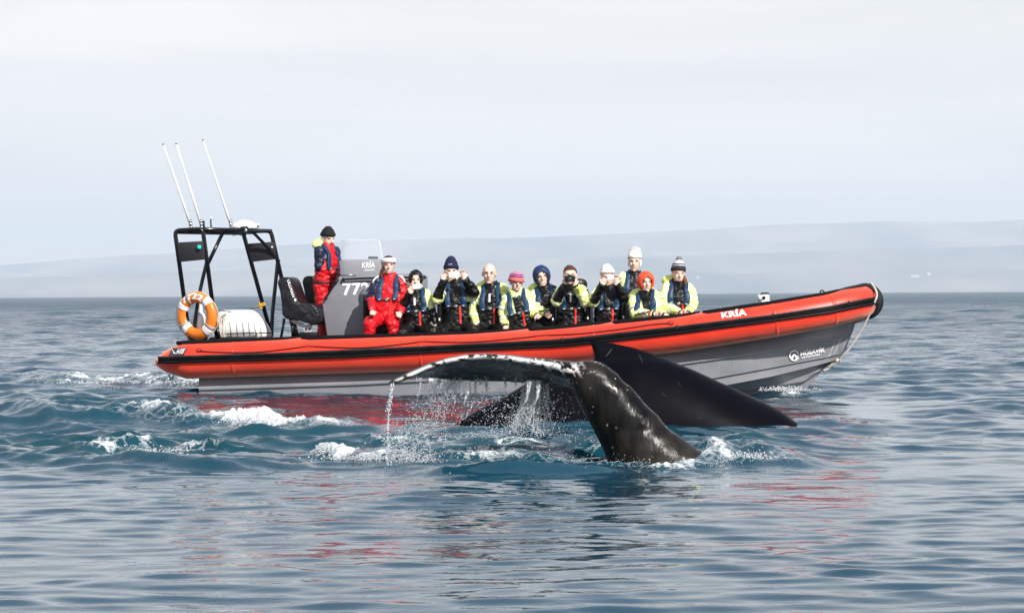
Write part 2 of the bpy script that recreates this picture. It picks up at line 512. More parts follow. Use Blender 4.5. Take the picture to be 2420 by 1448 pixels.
    # lacy remains of foam around the dense patches
    mpv = n.new('ShaderNodeMapping'); mpv.inputs['Scale'].default_value = (1, 0.75, 1); l(tcn.outputs['Object'], mpv.inputs[0])
    vor = n.new('ShaderNodeTexVoronoi'); vor.feature = 'DISTANCE_TO_EDGE'; vor.inputs['Scale'].default_value = 8.5; 
    wob = n.new('ShaderNodeMix'); wob.data_type = 'VECTOR'; wob.inputs[0].default_value = 0.06; l(mpv.outputs[0], wob.inputs[4]); l(fn.outputs['Color'], wob.inputs[5]); l(wob.outputs[1], vor.inputs['Vector'])
    ve = n.new('ShaderNodeMapRange'); ve.inputs[1].default_value = 0.0; ve.inputs[2].default_value = 0.09; ve.inputs[3].default_value = 1.0; ve.inputs[4].default_value = 0.0; l(vor.outputs['Distance'], ve.inputs[0])
    va = n.new('ShaderNodeMapRange'); va.inputs[1].default_value = 0.12; va.inputs[2].default_value = 0.45; va.inputs[4].default_value = 0.5; l(at_.outputs['Fac'], va.inputs[0])
    vm = n.new('ShaderNodeMath'); vm.operation = 'MULTIPLY'; l(ve.outputs[0], vm.inputs[0]); l(va.outputs[0], vm.inputs[1])
    fr = n.new('ShaderNodeMath'); fr.operation = 'MAXIMUM'; l(f1_.outputs[0], fr.inputs[0]); l(vm.outputs[0], fr.inputs[1])
    mx = n.new('ShaderNodeMix'); mx.data_type = 'RGBA'; l(fr.outputs[0], mx.inputs[0]); mc = n.new('ShaderNodeMix'); mc.data_type = 'RGBA'; mc.inputs[7].default_value = (0.003, 0.046, 0.054, 1)
    cm2 = n.new('ShaderNodeMath'); cm2.operation = 'MULTIPLY'; cm2.inputs[1].default_value = 0.55; l(ca.outputs['Fac'], cm2.inputs[0]); l(cm2.outputs[0], mc.inputs[0]); l(cr.outputs[0], mc.inputs[6]); l(mc.outputs[2], mx.inputs[6]); mx.inputs[7].default_value = (0.86, 0.90, 0.91, 1)
    l(mx.outputs[2], b.inputs['Base Color'])
    rr_ = n.new('ShaderNodeMapRange'); rr_.inputs[4].default_value = 0.7; rf = n.new('ShaderNodeMapRange'); rf.inputs[1].default_value = 50; rf.inputs[2].default_value = 300; rf.inputs[3].default_value = 0.04; rf.inputs[4].default_value = 0.30; l(sep.outputs['Y'], rf.inputs[0]); l(rf.outputs[0], rr_.inputs[3]); l(fr.outputs[0], rr_.inputs[0]); l(rr_.outputs[0], b.inputs['Roughness'])
    # crumbly foam relief
    b3 = n.new('ShaderNodeBump'); b3.inputs['Distance'].default_value = 0.05
    l(fr.outputs[0], b3.inputs['Strength']); l(fn.outputs['Fac'], b3.inputs['Height']); l(b2.outputs[0], b3.inputs['Normal'])
    l(b3.outputs[0], b.inputs['Normal'])
    me.materials.append(m_)
    return o
build_sea()

# ------------------------------------------------------------------ far shore
def terrain(name, Y0, depth, ridge, seed, cols, rows=60):
    """a long slope: shore at Y0, ridge line given in photo pixels at Y0+depth"""
    xs = np.linspace(-2600, 5000, 240)
    rp_ = np.interp(xs, [p[0] for p in ridge], [p[1] for p in ridge])
    V = []; 
    for j in range(rows + 12):
        t = j / rows
        Yd = Y0 + depth * t
        for i, px in enumerate(xs):
            top = W(px, rp_[i], Y0 + depth)
            if t <= 1:
                prof = t ** 0.8
                z = -3 + (top.z + 3) * prof
            else:
                z = top.z * (1 - (t - 1) * 1.5)
            x = (px - 1210) / FPX * Yd
            z += (mnoise.fractal(Vector((x / 1100, Yd / 700, seed)), 0.8, 2.1, 6)) * 32 * min(t * 4, 1) * (0.35 if 0.85 < t < 1.1 else 1)
            V.append((x, Yd, z))
    F = []
    n_ = len(xs)
    for j in range(rows + 11):
        for i in range(n_ - 1):
            F.append((j * n_ + i, j * n_ + i + 1, (j + 1) * n_ + i + 1, (j + 1) * n_ + i))
    m_ = mat(name + '_ground', cols[0], rough=0.95, spec=0.1, col2=cols[1], vscale=0.0011, stretch=(1, 0.35, 4))
    o = MB().add(V, F).build(name, m_, origin=Vector((0, 0, 0)))
    o['kind'] = 'structure'
    return o
terrain('hill', 15600, 2600, [(-2600, 690), (-800, 668), (0, 656), (300, 650), (800, 628), (1200, 612), (1500, 604), (1800, 598), (2100, 590), (2420, 580), (3500, 560), (5000, 590)], 3.1,
        [(0.015, 0.03, 0.02), (0.30, 0.24, 0.17)])
terrain('hill', 19000, 3000, [(-2600, 668), (-800, 640), (0, 625), (200, 611), (420, 598), (660, 580), (900, 567), (1200, 562), (1500, 552), (1700, 540), (1900, 529), (2100, 523), (2300, 525), (2420, 520), (3500, 500), (5000, 540)], 8.7,
        [(0.03, 0.028, 0.022), (0.34, 0.27, 0.24)])

# small white farm buildings on the far shore
white_wall = mat('farm_white', (0.6, 0.6, 0.58), 0.8)
farm_roof = mat('farm_roof', (0.45, 0.45, 0.45), 0.7)
for (px, py, w_, hh, lab) in ((2195, 648, 22, 9, 'small white farmhouse with gabled roof on the far shore, right of the bow'),
                          (2162, 653, 52, 5, 'long low pale barn left of the farmhouse on the far shore'),
                          (1649, 656, 18, 6, 'tiny pale house on the far shore just right of the striped hat')):
    p = W(px, py, 16100)
    d = 14
    h = empty('farm_building', p, lab, 'building', 'white farm buildings on the far shore')
    MB().add(*box(p + Vector((0, 0, hh / 2 - 3)), Vector((w_ / 2, 0, 0)), Vector((0, d / 2, 0)), Vector((0, 0, hh / 2 + 3)))).build('wall', white_wall, h, smooth=False)
    a = [p + Vector((sx * (w_ / 2 + 0.5), -d / 2 - 0.6, hh)) for sx in (-1, 1)]
    b_ = [p + Vector((sx * (w_ / 2 + 0.5), d / 2 + 0.6, hh)) for sx in (-1, 1)]
    c = [p + Vector((sx * (w_ / 2 + 0.5), 0, hh + 5.0)) for sx in (-1, 1)]
    MB().add(a + b_ + c, [(0, 1, 5, 4), (2, 4, 5, 3), (0, 4, 2), (1, 3, 5), (0, 2, 3, 1)]).build('roof', farm_roof, h, smooth=False)

# ------------------------------------------------------------------ sea air
hz_m = bpy.data.materials.new('sea_haze'); hz_m.use_nodes = True
ht = hz_m.node_tree; ht.nodes.clear()
pv = ht.nodes.new('ShaderNodeVolumePrincipled'); ho = ht.nodes.new('ShaderNodeOutputMaterial')
pv.inputs['Color'].default_value = (0.81, 0.90, 1.0, 1)
pv.inputs['Density'].default_value = 9.0e-5
ht.links.new(pv.outputs[0], ho.inputs['Volume'])
hz = MB().add(*box(Vector((0, 11700, 330.0)), Vector((24000, 0, 0)), Vector((0, 12400, 0)), Vector((0, 0, 345.0)))).build('haze', hz_m, smooth=False)
hz['kind'] = 'stuff'
# ------------------------------------------------------------------ the boat
YAW = R(12)
PORT = Vector((math.sin(YAW), math.cos(YAW), 0))
FWD = Vector((math.cos(YAW), -math.sin(YAW), 0))
UP = Vector((0, 0, 1))
HEEL = -0.045
def Yn(px): return 33.45 - (px - 370) / 1715 * 2.0        # distance of the near tube's axis
def Yc(px): return Yn(px) + 1.0
def tab(px, T): return float(np.interp(px, [t[0] for t in T], [t[1] for t in T]))
TC = [(372, 856), (385, 855), (440, 851), (640, 844), (840, 837.5), (1120, 829), (1340, 815), (1600, 789), (1821, 756), (1950, 734), (2045, 712)]
TR = [(440, 44), (1340, 44.5), (1600, 43), (1821, 42), (2045, 40)]
def trad(px): return tab(px, TR) * Yn(px) / FPX
def bow_phi(px): return math.asin(min(1, max(0, (px - 1500) / 545)))
def off(px): return 1 - math.cos(bow_phi(px)) if px > 1500 else 0.0
def tube_c(px): return W(px, tab(px, TC), Yn(px) + off(px))
def tube_dir(px):
    a = tube_c(px - 2); b = tube_c(min(px + 2, 2044.9)) if px < 2043 else tube_c(2044.9)
    return (b - a).normalized()
def tube_pt(px, ang, lift=0.0):
    """point on the near tube's skin; ang from straight outboard (0) up to the top (90)"""
    c = tube_c(px); d = tube_dir(px)
    o_ = d.cross(UP).normalized()          # outboard
    if o_.dot(Vector((0, 1, 0))) > 0.05 and px < 1900: o_ = -o_
    u_ = o_.cross(d); u_ = u_ if u_.z > 0 else -u_
    r_ = trad(px) + lift
    return c + o_ * (r_ * math.cos(R(ang))) + u_.normalized() * (r_ * math.sin(R(ang)))
def ang_of(px, py):
    """angle on the tube that is seen at photo row py"""
    lo, hi = -80.0, 95.0
    for _ in range(40):
        m_ = (lo + hi) / 2
        p = tube_pt(px, m_)
        if proj(p)[1] > py: lo = m_
        else: hi = m_
    return (lo + hi) / 2
def proj(p):
    v = Vector(p) - Vector((0, 0, CAMH))
    k = v.dot(_f)
    return 1210 + v.dot(_r) / k * FPX, 724 - v.dot(_u) / k * FPX

tube_red = mat('tube_fabric', (0.78, 0.020, 0.006), 0.40, spec=0.5, var=0.1, vscale=2.2, bump=0.12, bscale=240, bdist=0.002, col2=(0.88, 0.036, 0.010), sheen=0.8)
tube_red.node_tree.nodes['Principled BSDF'].inputs['Sheen Tint'].default_value = (1.0, 0.72, 0.5, 1)
rubber = mat('black_rubber', (0.005, 0.005, 0.006), 0.45, spec=0.25, var=0.3, bump=0.15, bscale=90, bdist=0.003)
rubber_grey = mat('worn_rubber', (0.022, 0.021, 0.021), 0.5, spec=0.3, var=0.35, bump=0.2, bscale=70, bdist=0.004)
pad_mat = mat('deck_pad', (0.004, 0.004, 0.005), 0.7, spec=0.12, bump=0.3, bscale=300, bdist=0.002)
hull_grey = mat('hull_paint', (0.215, 0.22, 0.238), 0.36, spec=0.5, var=0.11, vscale=2.0, stretch=(1, 1, 2.2), bump=0.05, bscale=12, bdist=0.004, coat=0.2)
hull_mark = mat('hull_line', (0.018, 0.019, 0.024), 0.5)
white_print = mat('white_print', (0.86, 0.86, 0.86), 0.5, var=0.04)
print_shadow = mat('dark_print', (0.02, 0.02, 0.03), 0.5)
black_metal = mat('black_coated_metal', (0.004, 0.004, 0.006), 0.2, spec=0.5)
steel = mat('steel', (0.55, 0.55, 0.56), 0.3, metal=1.0)
gel_white = mat('white_gelcoat', (0.84, 0.84, 0.83), 0.3, var=0.03, coat=0.3)
console_grey = mat('console_paint', (0.20, 0.20, 0.225), 0.45, spec=0.45, var=0.05, vscale=5, bump=0.08, bscale=300, bdist=0.002)
rope_white = mat('pale_rope', (0.62, 0.57, 0.50), 0.85, bump=0.8, bscale=90, bdist=0.006, stretch=(1, 1, 3))
rope_dark = mat('dark_red_rope', (0.09, 0.016, 0.014), 0.8, bump=0.6, bscale=120, bdist=0.004)
cover_black = mat('seat_cover', (0.007, 0.007, 0.010), 0.4, spec=0.4, bump=0.7, bscale=9, bdist=0.035, detail=6)
seat_black = mat('seat_vinyl', (0.004, 0.004, 0.005), 0.45, spec=0.25, bump=0.2, bscale=30)

boat = empty('inflatable_boat', W(1200, 930, Yc(1200)), 'long red inflatable boat with grey hull and black rub strip, full of people', 'boat')

# tube: stern cone, near side, nose, far side, far cone
def far_of(px, P, d=None):
    o_ = off(px)
    return P + PORT * (2.0 * (1 - o_)) + UP * (HEEL * 2 * (1 - o_))
near = [W(369, 856, Yn(369)), W(372, 856, Yn(372)), W(378, 855.5, Yn(378))]
nrad = [0.03, 0.055, 0.085]
for px in (392, 408, 424):
    near.append(W(px, tab(px, TC), Yn(px))); nrad.append(trad(440) * (0.36 + 0.64 * ((px - 372) / 68) ** 0.9))
pxs = [440, 460, 480, 520] + list(range(560, 1500, 47)) + [1500 + 545 * math.sin(k / 26 * math.pi / 2) for k in range(0, 27)]
for px in pxs:
    px = min(px, 2044.9)
    near.append(tube_c(px)); nrad.append(trad(px))
pxl = [369, 372, 378, 392, 408, 424] + pxs
far = [far_of(px, p) for px, p in zip(pxl, near)]
P = near + far[::-1][1:]
Rr = nrad + nrad[::-1][1:]
tube = MB().add(*sweep(P, Rr, 40)).build('inflated_tube', tube_red, boat)
# speckled grime left by wash along the lower flank towards the bow
_tn = tube_red.node_tree; _n = _tn.nodes; _l = _tn.links.new
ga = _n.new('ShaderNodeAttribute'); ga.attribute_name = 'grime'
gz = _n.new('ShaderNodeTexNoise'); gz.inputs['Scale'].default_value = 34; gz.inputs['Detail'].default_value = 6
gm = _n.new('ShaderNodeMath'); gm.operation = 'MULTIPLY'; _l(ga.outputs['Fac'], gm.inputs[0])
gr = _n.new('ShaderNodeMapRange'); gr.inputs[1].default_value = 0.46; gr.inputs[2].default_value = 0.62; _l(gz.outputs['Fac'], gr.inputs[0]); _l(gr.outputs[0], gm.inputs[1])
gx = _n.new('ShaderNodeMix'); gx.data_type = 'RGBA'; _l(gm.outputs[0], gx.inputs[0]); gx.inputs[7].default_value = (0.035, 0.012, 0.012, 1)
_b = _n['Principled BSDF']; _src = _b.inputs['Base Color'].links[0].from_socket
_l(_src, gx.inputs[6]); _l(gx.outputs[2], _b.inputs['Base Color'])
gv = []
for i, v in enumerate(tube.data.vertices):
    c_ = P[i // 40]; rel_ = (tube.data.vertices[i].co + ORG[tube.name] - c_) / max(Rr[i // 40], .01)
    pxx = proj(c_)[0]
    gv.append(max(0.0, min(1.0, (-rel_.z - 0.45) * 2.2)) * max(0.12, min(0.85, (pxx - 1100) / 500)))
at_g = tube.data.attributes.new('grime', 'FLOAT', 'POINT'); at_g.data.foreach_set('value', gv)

# rub strip: two rounded ribs bonded along the widest line of the tube
ST = [(388, 842, 860), (440, 840, 858), (640, 834, 852), (840, 825, 845), (1120, 812, 830), (1340, 800, 820), (1600, 771, 791), (1821, 743, 760), (1950, 722, 740), (2035, 701, 719)]
st_top = [(a, b) for a, b, c in ST]; st_bot = [(a, c) for a, b, c in ST]
pxr = [388, 400, 414] + pxs[:-3]
def strip_ring(px, f0, f1, lift, k=9):
    pxc = max(px, 440)
    t = tab(px, st_top); b = tab(px, st_bot)
    if px < 440:   # runs on past the cone
        a1 = ang_of(440, tab(440, st_top)); a0 = ang_of(440, tab(440, st_bot))
        base = lambda a, l: tube_pt(440, a, l) + (tube_c(452) - tube_c(440)).normalized() * (-(440 - px) / FPX * Yn(px) / math.cos(YAW))
    else:
        a1 = ang_of(px, t); a0 = ang_of(px, b)
        base = lambda a, l: tube_pt(px, a, l)
    A0 = a0 + (a1 - a0) * f0; A1 = a0 + (a1 - a0) * f1
    ring = [base(A0 + (A1 - A0) * i / (k - 1), 0.004 + lift * math.sin(math.pi * i / (k - 1)) ** 0.5) for i in range(k)]
    ring += [base(A1, -0.02), base(A0, -0.02)]
    return ring
for f0, f1, lf, mt in ((0.0, 0.40, 0.034, rubber), (0.40, 0.62, 0.024, rubber), (0.62, 1.0, 0.030, rubber_grey)):
    MB().add(*loft([strip_ring(px, f0, f1, lf) for px in pxr])).build('rub_strip', mt, boat)
for px in (1605, 1822, 1985, 1340):   # clips
    a = ang_of(px, tab(px, st_top)); p = tube_pt(px, a - 6, 0.034)
    MB().add(*rbox(p, FWD * 0.012, Vector((0, -0.01, 0)), UP * 0.03, 0.004)).build('strip_clip', rubber_grey, boat)

# nose guard: thick black band wrapping the bow
def nose_ring(phi, lift, a0, a1, k=14):
    """phi 0..90 near side, 90 = centre line, then mirrored"""
    ph_ = min(phi, 180 - phi)
    px = min(1500 + 545 * math.sin(R(ph_)), 2044.9)
    c = tube_c(px)
    d = Vector((math.cos(R(ph_)), 0, 0)) * (545 / FPX * Yn(px)) + PORT * math.sin(R(ph_))
    d.normalize(); o_ = d.cross(UP).normalized()
    ring = []
    for i in range(k):
        a = R(a0 + (a1 - a0) * i / (k - 1))
        r_ = trad(px) + lift
        v = o_ * (r_ * math.cos(a)) + UP * (r_ * math.sin(a))
        ring.append((c, v, px, ph_))
    pts = []
    for c, v, px, ph_ in ring:
        p = c + v
        if phi > 90:
            q = p - c
            n_ = PORT
            q = q - n_ * (2 * q.dot(n_))
            p = far_of(px, c) + q
        pts.append(p)
    return pts
rings = []
for phi in np.linspace(80, 100, 13):
    o_ = nose_ring(phi, 0.014, -78, 118, 20); i_ = nose_ring(phi, -0.02, -78, 118, 20)[::-1]
    rings.append(o_ + i_)
MB().add(*loft(rings)).build('nose_guard', rubber, boat)
for k_ in (82, 88):
    rings = [[c for c in nose_ring(k_ + d_, 0.016 if abs(d_) > 0.5 else 0.026, -76, 116, 24)] for d_ in (-1.1, -0.4, 0.4, 1.1)]
    MB().add(*loft(rings, closed_ring=False)).build('nose_rib', rubber_grey, boat)
# long cap of the guard running back over the top at the bow
rings = []
for px in np.linspace(1978, 2036, 9):
    w0 = 82 - 10 * (px - 1978) / 60
    lf = 0.010 + 0.012 * min(1, (px - 1978) / 30)
    rings.append([tube_pt(px, a, lf) for a in np.linspace(w0, 125, 8)] + [tube_pt(px, a, -0.02) for a in (125, 90, w0)])
MB().add(*loft(rings)).build('bow_cap', rubber, boat)

# black walkway pads on top of the tube, each dipping outboard at its after end
for a, b in ((420, 712), (712, 1250), (1250, 1450), (1450, 1663), (1663, 1990)):
    rings = []
    n_ = 26
    for i in range(n_ + 1):
        px = a + 4 + (b - a - 6) * i / n_
        t = i / n_
        lo = 60 + 10 * t ** 2 + 10 * max(0, (t - 0.86) / 0.14) ** 2
        if i == 0: lo = 70
        rings.append([tube_pt(px, g, 0.018) for g in np.linspace(lo + 3, 128, 8)] + [tube_pt(px, 130, -0.01), tube_pt(px, lo, -0.01), tube_pt(px, lo, 0.006)])
    MB().add(*loft(rings)).build('walkway_pad', pad_mat, boat)
# far side pad
rings = []
for px in np.linspace(430, 1950, 30):
    c = far_of(px, tube_c(px)); r_ = trad(px)
    rings.append([c + PORT * (-math.cos(R(g)) * (r_ + .015)) + UP * (math.sin(R(g)) * (r_ + .015)) for g in np.linspace(50, 130, 8)])
MB().add(*loft(rings, closed_ring=False)).build('walkway_pad', pad_mat, boat)

# raised seams across the tube
for px in (560, 1003, 1410, 1828, 1960):
    rings = [[tube_pt(px + d_, a, 0.004 if abs(d_) < 3 else -0.002) for a in np.linspace(-86, 66, 26)] for d_ in (-4, -2.5, 2.5, 4)]
    MB().add(*loft(rings, closed_ring=False)).build('tube_seam', tube_red, boat)

# lifeline: dark cord with shackles and red patches
GL = [(487, 829), (500, 831), (560, 833), (620, 832), (680, 826), (738, 819), (752, 819), (850, 822), (930, 817), (1007, 808), (1020, 808), (1110, 809), (1200, 803), (1284, 794), (1296, 793), (1380, 789), (1470, 779), (1555, 767), (1590, 765)]
pts = [tube_pt(px, ang_of(px, py), 0.012) for px, py in GL]
MB().add(*sweep(smooth_path(pts, 5), 0.0085, 6)).build('lifeline', rope_dark, boat)
for px, py in ((738, 819), (1010, 808), (1290, 794)):
    MB().add(*loft([[tube_pt(px + dx, ang_of(px, py + dy), 0.006) for dy in (-5, 0, 5)] for dx in (-16, 0, 16)], closed_ring=False)).build('line_patch', tube_red, boat)
for px, py in ((484, 829), (1592, 765)):
    c = tube_pt(px, ang_of(px, py), 0.02)
    ring = [c + FWD * (0.035 * math.cos(t)) + UP * (0.02 * math.sin(t)) for t in np.linspace(0, 2 * math.pi, 13)[:-1]]
    MB().add(*sweep(ring, 0.006, 6, closed=True)).build('shackle', black_metal, boat)
# towing loop under the stern cone and a hanging line
MB().add(*sweep([W(398, 884, Yn(398)), W(402, 893, Yn(398)), W(404, 898, Yn(398)), W(408, 893, Yn(398)), W(410, 884, Yn(398))], 0.008, 6)).build('towing_loop', black_metal, boat)

# hull: lapped strakes running forward to the stem
STEM = [(1700, 1010), (1850, 955), (1890, 934), (1905, 919), (1936, 883), (1945, 872), (1980, 850), (1998, 828), (2009, 797), (2014, 788), (2022, 760), (2026, 745)]
LINES = {  # row in the photo along the length, half breadth, where it meets the stem
    'T': ([(470, 853), (840, 838), (1340, 816), (1600, 790), (1821, 757), (2025, 718)], 0.76, 2025),
    'A': ([(470, 921), (840, 909), (1200, 890), (1600, 862), (1777, 838), (2013, 793)], 1.03, 2012),
    'B': ([(470, 1010), (1000, 975), (1400, 934), (1688, 894), (1821, 870), (1954, 845), (1990, 836)], 0.98, 1992),
    'C': ([(470, 1035), (1200, 990), (1500, 947), (1726, 908), (1821, 890), (1931, 863), (1978, 850)], 0.93, 1978),
    'D': ([(470, 1050), (1400, 985), (1759, 927), (1898, 903), (1932, 886)], 0.50, 1930)}
def hb(line, px):
    T, H, xe = LINES[line]
    x0 = 1350
    if px <= x0: return H
    if px >= xe: return 0.0
    return H * (1 - ((px - x0) / (xe - x0)) ** 2.4)
def rowp(line, px):
    stem = tab(px, STEM) if px > 1700 else 1060
    return min(tab(px, LINES[line][0]), stem)
def hull_ring(px):
    stem = tab(px, STEM) if px > 1700 else 1060
    pts = []
    def P_(row, h): pts.append((row, max(h, 0.0)))
    jog = 0.022
    a, b, c, d_ = (rowp(k, px) for k in 'ABCD')
    ha, hb_, hc, hd = (hb(k, px) for k in 'ABCD')
    t = rowp('T', px); ht_ = hb('T', px)
    f = lambda h: 1.0 if h > 0.06 else h / 0.06
    P_(t, ht_); P_(a - 4.5, ha - 0.012 * f(ha)); P_(a - 3.5, ha + jog * 0.4 * f(ha)); P_(a, ha + jog * 0.4 * f(ha)); P_(a + 1.0, ha - jog * f(ha))
    P_(b - 1, hb_ + jog * 0.5 * f(hb_)); P_(b + .6, hb_ - jog * f(hb_))
    P_(c, hc + jog * f(hc)); P_(c + 1.5, hc - 0.12 * f(hc))
    P_((c * 0.35 + d_ * 0.65), (hc * 0.35 + hd * 0.65) - 0.02 * f(hd)); P_(d_ - 2, hd + 0.04 * f(hd)); P_(d_, hd - 0.03 * f(hd))
    P_(stem, 0.0)
    rows = [(min(r_, stem), h) for r_, h in pts]
    n_ = [W(px, r_, Yc(px) - h) for r_, h in rows]
    cpt = [W(px, r_, Yc(px)) for r_, h in rows]
    fr_ = [cc + PORT * h + UP * (HEEL * h) for cc, (r_, h) in zip(cpt, rows)]
    return n_ + fr_[::-1][1:]
hp = [470, 480] + list(range(520, 1700, 40)) + list(range(1700, 1880, 15)) + list(range(1880, 2024, 5)) + [2024]
rings = [hull_ring(px) for px in hp]
hm = MB().add(*loft(rings, caps=True, closed_ring=False))
# transom
n0 = len(rings[0])
hm.F.append(tuple(range(n0))[::-1]); hm.M.append(0)
# raked transom: pull the lower part of the first rings forward
hull = hm.build('hull', hull_grey, boat, angle=28)
# dark drain marks and scuffs near the stem
scuff = mat('pale_scuff', (0.62, 0.64, 0.62), 0.6)
def hull_pt(px, row, lift=0.012):
    """on the near hull side, between the listed lines"""
    keys = ['T', 'A', 'B', 'C']
    for k0, k1 in zip(keys[:-1], keys[1:]):
        r0, r1 = rowp(k0, px), rowp(k1, px)
        if r0 <= row <= r1 + 0.01:
            t = (row - r0) / max(r1 - r0, 1e-6)
            j0 = -0.022 if k0 != 'T' else 0.0
            h0 = hb(k0, px) + j0; h1 = hb(k1, px) + 0.012
            return W(px, row, Yc(px) - (h0 + (h1 - h0) * t) - lift)
    return W(px, row, Yc(px) - hb('C', px) - lift)
for x0, y0, x1, y1, w_ in ((1975, 800, 1962, 838, 0.7), (1985, 800, 1972, 836, 0.6), (1962, 838, 1950, 848, 1.8), (1990, 797, 1984, 812, 0.8), (1958, 842, 1940, 846, 1.0)):
    rings = []
    for i in range(7):
        t = i / 6; x = x0 + (x1 - x0) * t + random.uniform(-.6, .6); y = y0 + (y1 - y0) * t
        w2 = w_ * random.uniform(0.5, 1.2)
        rings.append([hull_pt(x - w2, y, 0.006), hull_pt(x + w2, y, 0.006)])
    MB().add(*loft(rings, caps=False, closed_ring=False)).build('paint_scuff', scuff, boat)

salt = mat('salt_smear', (0.36, 0.37, 0.38), 0.6)
for x0, y0, L_ in ((1641, 876, 30), (1650, 872, 26), (1736, 868, 34), (1741, 876, 30), (1702, 866, 14), (1793, 862, 18), (1846, 842, 14), (1668, 868, 12), (1884, 866, 12), (600, 908, 8), (760, 914, 14), (850, 918, 14)):
    rings = []
    for i in range(8):
        t = i / 7; x = x0 - 3 * t + random.uniform(-1.2, 1.2); y = y0 + L_ * (t - .5); w2 = random.uniform(.2, .9) * (1 - abs(t - .4))
        rings.append([hull_pt(x - w2, y, 0.003), hull_pt(x + w2, y, 0.003)])
    MB().add(*loft(rings, caps=False, closed_ring=False)).build('salt_streak', salt, boat)

# deck and inner sides
rings = []
for px in np.linspace(475, 1990, 24):
    h = 0.98 * (1 - off(px)) + 0.02
    c = W(px, tab(px, TC) + 12, Yc(px))
    rings.append([c - PORT * h, c + PORT * h + UP * HEEL * h])
MB().add(*loft(rings, caps=False, closed_ring=False)).build('deck', mat('deck_grey', (0.06, 0.06, 0.065), 0.7, bump=0.3, bscale=200, bdist=0.002), boat)

# ---- lettering
def text_mesh(s, bold=0.02, shear=0.0):
    c = bpy.data.curves.new('t', 'FONT'); c.body = s; c.size = 1; c.offset = bold; c.shear = shear; c.resolution_u = 3; c.space_character = 1.06
    c.fill_mode = 'FRONT'
    o = bpy.data.objects.new('t', c); COL.objects.link(o)
    dg = bpy.context.evaluated_depsgraph_get()
    me = bpy.data.meshes.new_from_object(o.evaluated_get(dg))
    V = [v.co.copy() for v in me.vertices]; F = [tuple(p.vertices) for p in me.polygons]
    bpy.data.objects.remove(o); bpy.data.curves.remove(c); bpy.data.meshes.remove(me)
    x0 = min(v.x for v in V); x1 = max(v.x for v in V); y1 = max(v.y for v in V); y0 = min(v.y for v in V)
    return [((v.x - x0) / (x1 - x0), (v.y - y0) / (y1 - y0)) for v in V], F
def place_text(name, s, corners, surf, material, parent, bold=0.02, shear=0.0, ymap=None):
    """corners in photo pixels: bottom-left, bottom-right, top-right, top-left; surf(px,py) gives the surface point"""
    uv, F = text_mesh(s, bold, shear)
    bl, br, tr_, tl = corners
    V = []
    for u, v in uv:
        x = (bl[0] * (1 - u) + br[0] * u) * (1 - v) + (tl[0] * (1 - u) + tr_[0] * u) * v
        y = (bl[1] * (1 - u) + br[1] * u) * (1 - v) + (tl[1] * (1 - u) + tr_[1] * u) * v
        V.append(surf(x, y))
    return MB().add(V, F).build(name, material, parent, smooth=False)
tsurf = lambda x, y: tube_pt(x, ang_of(x, y), 0.006)
place_text('name_lettering', 'KRÍA', [(1709, 752), (1766, 745), (1767, 727), (1708, 736)], tsurf, white_print, boat, bold=0.045)
hs = lambda x, y: hull_pt(x, y, 0.02)
place_text('company_lettering', 'HÚSAVÍK', [(1892, 841), (1950, 831), (1951, 817), (1892, 829)], hs, white_print, boat, bold=0.05)
place_text('company_lettering', 'ADVENTURES', [(1894, 847), (1938, 839), (1938, 835), (1894, 843)], hs, white_print, boat, bold=0.03)
def band(name, c, rx, ry, w_, surf, material, a0=0, a1=360, tilt=0, n=40):
    rings = []
    for i in range(n + 1):
        a = R(a0 + (a1 - a0) * i / n)
        x, y = math.cos(a), math.sin(a)
        rings.append([surf(c[0] + x * (rx - w_) , c[1] - y * (ry - w_) - tilt * x * rx), surf(c[0] + x * (rx + w_), c[1] - y * (ry + w_) - tilt * x * rx)])
    return MB().add(*loft(rings, caps=False, closed_ring=False)).build(name, material, boat, smooth=False)
band('emblem_ring', (1877, 840), 10.3, 11.3, 1.4, hs, white_print, 20, 340)
poly = [(1868, 846), (1873, 839), (1877, 835), (1881, 839), (1887, 843), (1884, 848), (1879, 850.5), (1881, 845), (1877, 840), (1874, 846), (1872, 849)]
MB().add([hs(*p) for p in poly], [tuple(range(len(poly)))]).build('emblem_peak', white_print, boat, smooth=False)
# builder's badge
bd = [(413, 839), (449, 838.5), (456, 821.5), (420, 822)]
def bsurf(l): return lambda x, y: tube_pt(max(x, 440) , ang_of(max(x, 440), y), l) + (Vector((-(440 - x) / FPX * Yn(x), 0, 0)) if x < 440 else Vector((0, 0, 0)))
rings = []
for i in range(9):
    u = i / 8
    rings.append([bsurf(0.005)(bd[0][0] * (1 - u) + bd[1][0] * u + (bd[3][0] - bd[0][0]) * v, bd[0][1] * (1 - v) + bd[3][1] * v) for v in (0, .25, .5, .75, 1)])
badge = MB().add(*loft(rings, caps=False, closed_ring=False)).build('builder_badge', print_shadow, boat)
place_text('badge_lettering', 'H-RIBS', [(430, 836), (447, 836), (452, 824), (434, 824.5)], bsurf(0.009), white_print, badge, bold=0.01, shear=0.25)
for k in range(4):
    p0 = (419 + k * 1.5, 824 + k * 3); p1 = (426 + k * 2, 836)
    V = [bsurf(0.009)(*q) for q in ((p0[0], p0[1]), (p0[0] + .8, p0[1]), (p1[0] + .8, p1[1]), (p1[0], p1[1]))]
    MB().add(V, [(0, 1, 2, 3)]).build('badge_swirl', white_print, badge, smooth=False)

